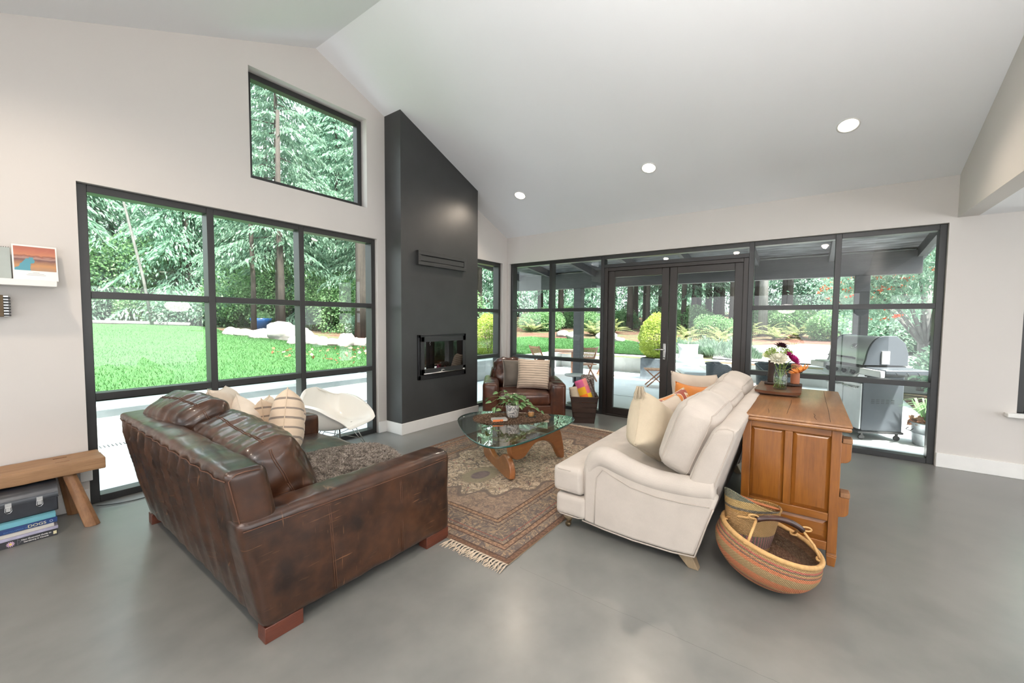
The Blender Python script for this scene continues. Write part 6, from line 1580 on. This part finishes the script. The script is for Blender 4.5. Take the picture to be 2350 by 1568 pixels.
# ---------------------------------------------------------------- barbecue on the terrace
def grill():
    a = math.atan2(-.46, -.89); t = thing('gas_barbecue', 'stainless gas barbecue with grey cabinet outside the right-hand window', 'barbecue', (7.57, -.65, PZ), a)
    S, Gy, K = M['steel'], M['grill_grey'], M['black_plastic']; w, d = .375, .25
    B(-w, w, -d+.015, d, .12, .86).build('cabinet', Gy, t, bevel=.01)
    for k, (xa, xb) in enumerate(((-w+.01, -.005), (.005, w-.01))):
        dd = B(xa, xb, -d-.005, -d+.015, .14, .76).build('door', S, t, bevel=.006)
        MB().tube([((xa+xb)/2-.13, -d-.045, .70), ((xa+xb)/2+.13, -d-.045, .70)], .012, 10).tube([((xa+xb)/2-.12, -d-.045, .70), ((xa+xb)/2-.12, -d-.0, .70)], .008, 8).tube([((xa+xb)/2+.12, -d-.045, .70), ((xa+xb)/2+.12, -d-.0, .70)], .008, 8).build('handle', M['chrome'], dd, smooth=True)
    v = MB()
    for r in range(3):
        for c_ in range(5): v.box(w-.001, w+.0015, -.13+c_*.058, -.09+c_*.058, .50+r*.022, .507+r*.022)
    v.build('vent_slots', K, t)
    # sloped control panel with knobs, slots above it
    MB().prism([(-d-.07, .80), (-d-.085, .83), (-d+.0, .965), (-d+.05, 1.0), (-d+.05, .80)], -w-.01, w+.01, 'x').build('control_panel', S, t, bevel=.004)
    n_ = Vector((0, -.13, .07)).normalized()
    for k in range(4):
        kb = MB().lathe([(.030, 0), (.032, .012), (.026, .018), (.024, .034), (.001, .036)], 20); kb.box(-.006, .006, -.026, .026, .03, .044)
        kb.tf(T((-.27+k*.18, -d-.046, .898)) @ n_.to_track_quat('Z', 'Y').to_matrix().to_4x4() @ Matrix.Rotation(.6, 4, 'Z')); kb.build('knob', K, t, auto=.6)
    sl = MB()
    for k in range(26): sl.beam((-.33+k*.0265, -d+.004, .973), (-.32+k*.0265, -d+.044, 1.001), .008, .004)
    sl.build('slots', K, t)
    B(-w-.02, w+.02, -d+.02, d, .86, 1.005).build('firebox', K, t, bevel=.01)
    # barrel lid
    pr = [(-d-.0, 1.01)]+[(-d+.02+.20*(1-math.cos(q)), 1.02+.37*math.sin(q)) for q in np.linspace(.15, PI/2, 10)]+[(d-.14, 1.39), (d-.04, 1.30), (d+.0, 1.16), (d, 1.01)]
    MB().prism(pr, -w+.005, w-.005, 'x').build('lid', S, t, auto=.35)
    for sx in (-1, 1): MB().prism([(a_*1.03, 1.01+(b_-1.01)*1.03) for a_, b_ in pr], sx*(w-.006) if sx > 0 else -w-.03, sx*(w-.006)+.036 if sx > 0 else -w+.006, 'x').build('lid_end', Gy, t, bevel=.006)
    MB().tube([(-.26, -d-.03, 1.09), (-.26, -d-.065, 1.10), (.26, -d-.065, 1.10), (.26, -d-.03, 1.09)], .013, 10).build('lid_handle', K, t, smooth=True)
    g_ = MB().lathe([(.045, 0), (.045, .012), (.038, .016), (.001, .012)], 24, (0, 0, 0), 1.15, .8); g_.tf(T((.09, -d+.06, 1.25)) @ Vector((0, -.8, .6)).to_track_quat('Z', 'Y').to_matrix().to_4x4()); g_.build('thermometer', M['chrome'], t, smooth=True)
    B(w+.03, w+.05, -.06, .03, 1.03, 1.20).build('lid_label', M['card'], t, bevel=.002)
    for sx in (-1, 1):
        xa, xb = (w+.02, w+.40) if sx > 0 else (-w-.36, -w-.02)
        sh_ = MB().prism([(-d+.0, .93), (-d, .985), (d-.02, .995), (d, .98), (d, .93)], xa, xb, 'x').build('side_shelf', Gy if sx > 0 else S, t, bevel=.012)
        B(xa, xb, -d-.055, -d+.0, .89, .975).build('shelf_front', S, t, bevel=.008)
    for k in range(3): MB().tube([(w+.405, -.14+k*.12, .955), (w+.43, -.14+k*.12, .95), (w+.43, -.14+k*.12, .925)], .005, 6).build('hook', K, t, smooth=True)
    for sx in (-1, 1):
        for y in (-d+.04, d-.04):
            wl = MB().lathe([(.018, -.014), (.034, -.012), (.034, .012), (.018, .014)], 18); wl.tf(T((sx*(w-.03), y, .034)) @ Matrix.Rotation(PI/2, 4, 'Y')); wl.box(sx*(w-.03)-.012, sx*(w-.03)+.012, y-.012, y+.012, .05, .125); wl.build('caster', K, t, auto=.6)
    B(-w-.02, w+.02, -d-.03, d+.01, .095, .125).build('base_shelf', K, t, bevel=.006)
grill()
def bucket(x, y, r, h, label):
    t = thing('galvanised_tub', label, 'bucket', (x, y, PZ))
    MB().lathe([(.001, .003), (r*.80, 0), (r*.82, .01), (r*.9, h*.5), (r*.93, h*.52), (r*.9, h*.54), (r, h*.93), (r*1.04, h*.95), (r*1.04, h), (r*.99, h), (r*.97, h*.9), (r*.7, h*.85)], 36, cap=False).build('tub', M['galvanised'], t, smooth=True)
    for s_ in (-1, 1):
        an = math.atan2(-y, -x)+s_*1.1; c = Vector((math.cos(an)*r*1.0, math.sin(an)*r*1.0, h*.72)); tdir = Vector((-math.sin(an), math.cos(an), 0))
        MB().tube([c+tdir*-.05, c+tdir*-.05+Vector((math.cos(an)*.03, math.sin(an)*.03, -.03)), c+tdir*.05+Vector((math.cos(an)*.03, math.sin(an)*.03, -.03)), c+tdir*.05], .006, 6).build('handle', M['black_metal'], t, smooth=True)
    rng = np.random.default_rng(3); n = 380; a = rng.random(n)*2*PI; q = np.sqrt(rng.random(n))*r*.95
    lf = sprays(n, np.stack([np.cos(a)*q, np.sin(a)*q, h*.84+rng.random(n)*.08], 1), rng.normal(0, 1, (n, 3)), rng.uniform(.05, .1, n), rng.uniform(.02, .04, n), rng, .2)
    quads('dead_leaves', lf, M['dead_leaf'], t)['kind'] = 'stuff'
    n = 90; a = rng.random(n)*2*PI; P = []
    for i in range(n):
        L = rng.uniform(.25, .45); dx, dy = math.cos(a[i]), math.sin(a[i]); b = np.array([dx*.03-.05, dy*.03+.02, h*.85]); pv = np.array([-dy, dx, 0])*.008
        p1 = b+np.array([dx*L*.35, dy*L*.35, L*.75]); p2 = b+np.array([dx*L*.8, dy*L*.8, L*.62]); P.append([b-pv, b+pv, p1+pv*1.2, p1-pv*1.2]); P.append([p1-pv*1.2, p1+pv*1.2, p2, p2])
    quads('strappy_leaves', np.array(P), M['leaf'], t)
bucket(7.34, -1.31, .20, .30, 'galvanised tub of leaves beside the barbecue')
lm = []
rng = np.random.default_rng(6); n = 1500; xx = rng.uniform(7.4, 10.5, n); yy = -1.75-rng.random(n)*1.6-(xx-7.4)*.1
P = sprays(n, np.stack([xx, yy, np.full(n, PZ+.06)+rng.random(n)*.03], 1), rng.normal(0, 1, (n, 3))*np.array([1, 1, .2]), rng.uniform(.06, .12, n), rng.uniform(.03, .05, n), rng, .1)
tag(quads('leaf_litter', P, M['dead_leaf']), 'fallen orange leaves on the bed beyond the barbecue', 'leaves', kind='stuff')
structure(B(7.3, 12.3, -4.2, -1.62, PZ, PZ+.05).build('terrace_bed', M['mulch']))
for i, (x, y, s) in enumerate(((8.1, -1.95, .55), (8.9, -2.1, .7), (9.9, -2.3, .75))): bush('fern', x, y, s, i*2.1, 'bright strappy green plant in the bed beyond the barbecue', 'plants in the terrace bed', PZ+.05)
for i, (x, y, s) in enumerate(((10.6, -2.6, .62), (9.3, -3.0, .62), (11.1, -3.2, .55))): bush('teal', x, y, s, i*1.7, 'rhododendron with long pale green leaves in the bed beyond the barbecue', 'rhododendrons in the terrace bed', PZ+.05)

# ---------------------------------------------------------------- terrace furniture
def X_legs(mb, w, h, d, th=.025):
    for y in (-d/2, d/2):
        mb.beam((-w/2, y, 0), (w/2, y, h), th, .04, (0, 1, 0)); mb.beam((w/2, y-math.copysign(th, y), 0), (-w/2, y-math.copysign(th, y), h), th, .04, (0, 1, 0))
def folding_table(name, label, x, y, rz, w, d, h, group=None):
    t = thing(name, label, 'table', (x, y, PZ), rz, group); mb = MB(); n = max(4, int(w/.075))
    for k in range(n): mb.box(-w/2+k*w/n+.004, -w/2+(k+1)*w/n-.004, -d/2, d/2, h-.02, h)
    mb.build('tabletop', M['teak'], t)
    l = MB(); X_legs(l, w*.85, h-.02, d*.8); l.build('legs', M['teak'], t)
def folding_chair(label, x, y, rz):
    t = thing('folding_chair', label, 'chair', (x, y, PZ), rz, 'teak folding chairs on the terrace'); mb = MB()
    for k in range(6): mb.box(-.22, .22, -.20+k*.068, -.14+k*.068, .43, .45)
    mb.build('seat', M['teak'], t)
    bk = MB()
    for sx in (-.21, .21): bk.beam((sx, -.22, 0), (sx, .24, .90), .025, .04)
    for z in (.60, .86): bk.beam((-.21, .06+(z-.5)*.5, z), (.21, .06+(z-.5)*.5, z), .02, .05)
    for k in range(9): bk.beam((-.17+k*.0425, .115, .62), (-.17+k*.0425, .235, .85), .02, .008)
    bk.build('backrest', M['teak'], t)
    l = MB()
    for sx in (-.185, .185): l.beam((sx, .26, 0), (sx, -.20, .44), .025, .04)
    l.build('legs', M['teak'], t)
    return t
folding_table('folding_table', 'teak folding dining table on the terrace behind the timber post', 10.35, 5.75, .5, 1.1, .75, .72)
for x, y, r, lb in ((9.75, 4.72, 2.6, 'teak folding chair right of the timber post seen through the left windows'), (9.35, 5.85, 1.2, 'teak folding chair left of the timber post'), (11.1, 4.75, 3.6, 'teak folding chair with a dark cushion seen at the edge of the left door')):
    folding_chair(lb, x, y, r)
folding_table('folding_side_table', 'small teak folding table seen through the left French door', 10.0, 2.98, -1.15, .50, .46, .42)
bs = thing('bistro_table', 'small round pedestal table outside the window beside the crate', 'table', (6.92, 3.56, PZ))
MB().lathe([(.001, .535), (.19, .53), (.20, .545), (.19, .557), (.001, .555)], 32).build('tabletop', M['patio'], bs, smooth=True); MB().lathe([(.15, 0), (.15, .012), (.02, .03), (.016, .53)], 20).build('pedestal', M['black_metal'], bs, smooth=True)
def lounger():
    t = thing('sun_lounger', 'white sun lounger with loose pillows beyond the right French door', 'sun lounger', (10.75, 2.35, PZ), rad(22)); W = M['white_trim']
    fr = MB().box(-.95, .95, -.33, -.28, .26, .33).box(-.95, .95, .28, .33, .26, .33).box(-.95, -.90, -.33, .33, .26, .33).box(.90, .95, -.33, .33, .26, .33); fr.build('frame', W, t, bevel=.008)
    for sx in (-.85, .85):
        for sy in (-.30, .30): B(sx-.035, sx+.035, sy-.03, sy+.03, 0, .27).build('leg', W, t, bevel=.004)
    f = mapped(boxmap((1.2, .58, .10), .04, (0, 0, .01)), T((-.33, 0, .38))); softbox(MB(), f, (16, 10, 6)).build('seat_pad', M['outdoor_white'], t, smooth=True, weld=True)
    f = mapped(boxmap((.75, .58, .10), .04, (0, 0, .01)), T((.58, 0, .50)) @ Matrix.Rotation(rad(-28), 4, 'Y')); softbox(MB(), f, (14, 10, 6)).build('back_pad', M['outdoor_white'], t, smooth=True, weld=True)
    B(-.9, .2, -.27, .27, .24, .28).build('slat_deck', M['stained'], t)
M['outdoor_white'] = fabric('white outdoor canvas', (.78, .80, .82))
lounger()
pillow('white pillow standing on the sun lounger', M['outdoor_white'], (11.15, 2.50, .58), .5, .42, .16, rad(100), rad(-20), 0, 31, 'pillows on the sun lounger')
pillow('grey white pillow lying against the first on the sun lounger', M['outdoor_white'], (10.95, 2.30, .45), .5, .36, .14, rad(80), rad(-40), 0, 33, 'pillows on the sun lounger')
def boxwood(name, label, x, y, z, r, h, seed, planter=None):
    t = thing(name, label, 'bush', (x, y, z)); rng = np.random.default_rng(seed); n = 9000; b = 0
    if planter:
        w_, hp = planter; mb = MB(); mb.box(-w_, w_, -w_, w_, 0, hp); pl = mb.build('planter_box', M['slate'], t, bevel=.012); B(-w_+.03, w_-.03, -w_+.03, w_-.03, hp, hp+.01).build('soil', M['soil'], t); b = hp-.05
    d = rng.normal(size=(n, 3)); d /= np.linalg.norm(d, axis=1)[:, None]; k = (1-.22*rng.random(n)**2)[:, None]*(1+.10*np.sin(d[:, :1]*7+seed)*np.cos(d[:, 2:]*6))
    p = d*k*np.array([r, r, h/2])+np.array([0, 0, b+h/2]); p[:, :2] *= (1-.25*np.clip((p[:, 2:3]-b)/h-.5, 0, 1)); p[:, 2] = np.maximum(p[:, 2], b+.01)
    quads('leaves', sprays(n, p, d+rng.normal(0, .6, (n, 3)), rng.uniform(.03, .06, n), rng.uniform(.014, .024, n), rng, .2), M['leaf_lime'], t)
    st = MB()
    for q in range(5): st.tube([(0, 0, b), (math.cos(q*1.3)*r*.3, math.sin(q*1.3)*r*.3, b+h*.6)], .012, 5)
    st.build('stems', M['bark'], t)
M['slate'] = plain('slate blue planter', (.12, .14, .16), .6, vary=.35, scale=6)
boxwood('potted_boxwood', 'big yellow green boxwood in a slate planter seen through the left French door', 11.35, 3.35, PZ, .46, 1.22, 2, (.34, .58))
boxwood('boxwood_bush', 'yellow green boxwood on the lawn just past the window corner', 9.45, 7.75, .45, .52, 1.25, 3)
def tub_chair(x, y, r, h, rz, label):
    t = thing('wicker_tub_chair', label, 'chair', (x, y, PZ), rz, 'dark wicker seats on the terrace'); m_ = M['wicker']
    MB().grid(lambda u, v: ((r*(1-.10*v))*math.cos(u*2*PI)*(1 if True else 0), r*(1-.10*v)*math.sin(u*2*PI), (1-v)*(h-.20*max(0, -math.sin(u*2*PI)))+0), 48, 12).build('body', m_, t, smooth=True, weld=True)
    MB().tube([((r)*math.cos(u)*1.0, r*math.sin(u), h-.20*max(0, -math.sin(u))) for u in np.linspace(0, 2*PI, 33)[:-1]], .022, 8, closed=True).build('rim', m_, t, smooth=True)
    f = mapped(boxmap((r*1.5, r*1.5, .10), .04, (0, 0, .02)), T((0, 0, h*.56))); softbox(MB(), f, (10, 10, 6)).build('seat_cushion', M['wicker_cushion'], t, smooth=True, weld=True)
def _wick():
    m = Mat('dark wicker'); s_ = m.sep(m.co()); an = m.math('ARCTAN2', s_[1], s_[0]); k = m.math('MULTIPLY', m.math('SINE', m.math('MULTIPLY', an, 60)), m.math('SINE', m.math('MULTIPLY', s_[2], 260)))
    m.set(Base_Color=m.ramp(k, (.2, (.05, .065, .08)), (.8, (.20, .25, .29))), Roughness=.6); m.bump(k, .7, .01); return m.m
M['wicker'] = _wick(); M['wicker_cushion'] = fabric('charcoal outdoor cushion', (.10, .11, .12))
tub_chair(9.35, 1.42, .31, .70, .4, 'dark wicker tub seat behind the linen sofa, nearer the door')
tub_chair(9.7, .48, .38, .72, -1.2, 'dark wicker tub seat seen between the linen sofa and the flowers')
M['silver_leaf'] = leaf_mat('silvery lavender leaves', (.13, .22, .15), (.22, .32, .22), (.36, .42, .38), .4, tcol=(.25, .36, .26))
for i, (x, y) in enumerate(((13.4, 3.0), (13.6, 2.2), (13.3, 1.5), (14.4, 2.7), (14.6, 1.9), (14.2, 3.6))):
    t = thing('lavender_bush', 'silvery lavender clump above the low wall beyond the right French door', 'bush', (x, y, gz(x, y)), i, 'lavender clumps above the terrace wall'); rng = np.random.default_rng(50+i)
    if i == 0:
        n = 2600; a = rng.random(n)*2*PI; q = np.sqrt(rng.random(n)); pos = np.stack([np.cos(a)*q*.45, np.sin(a)*q*.45, rng.random(n)*.45*(1.15-q)], 1)
        lo_ = quads('leaves', sprays(n, pos, np.stack([np.cos(a)*.5, np.sin(a)*.5, np.full(n, 1.2)], 1), rng.uniform(.10, .22, n), rng.uniform(.006, .011, n), rng, .3), M['silver_leaf'], t)
    else:
        k = lo_.copy(); C.objects.link(k); k.parent = t
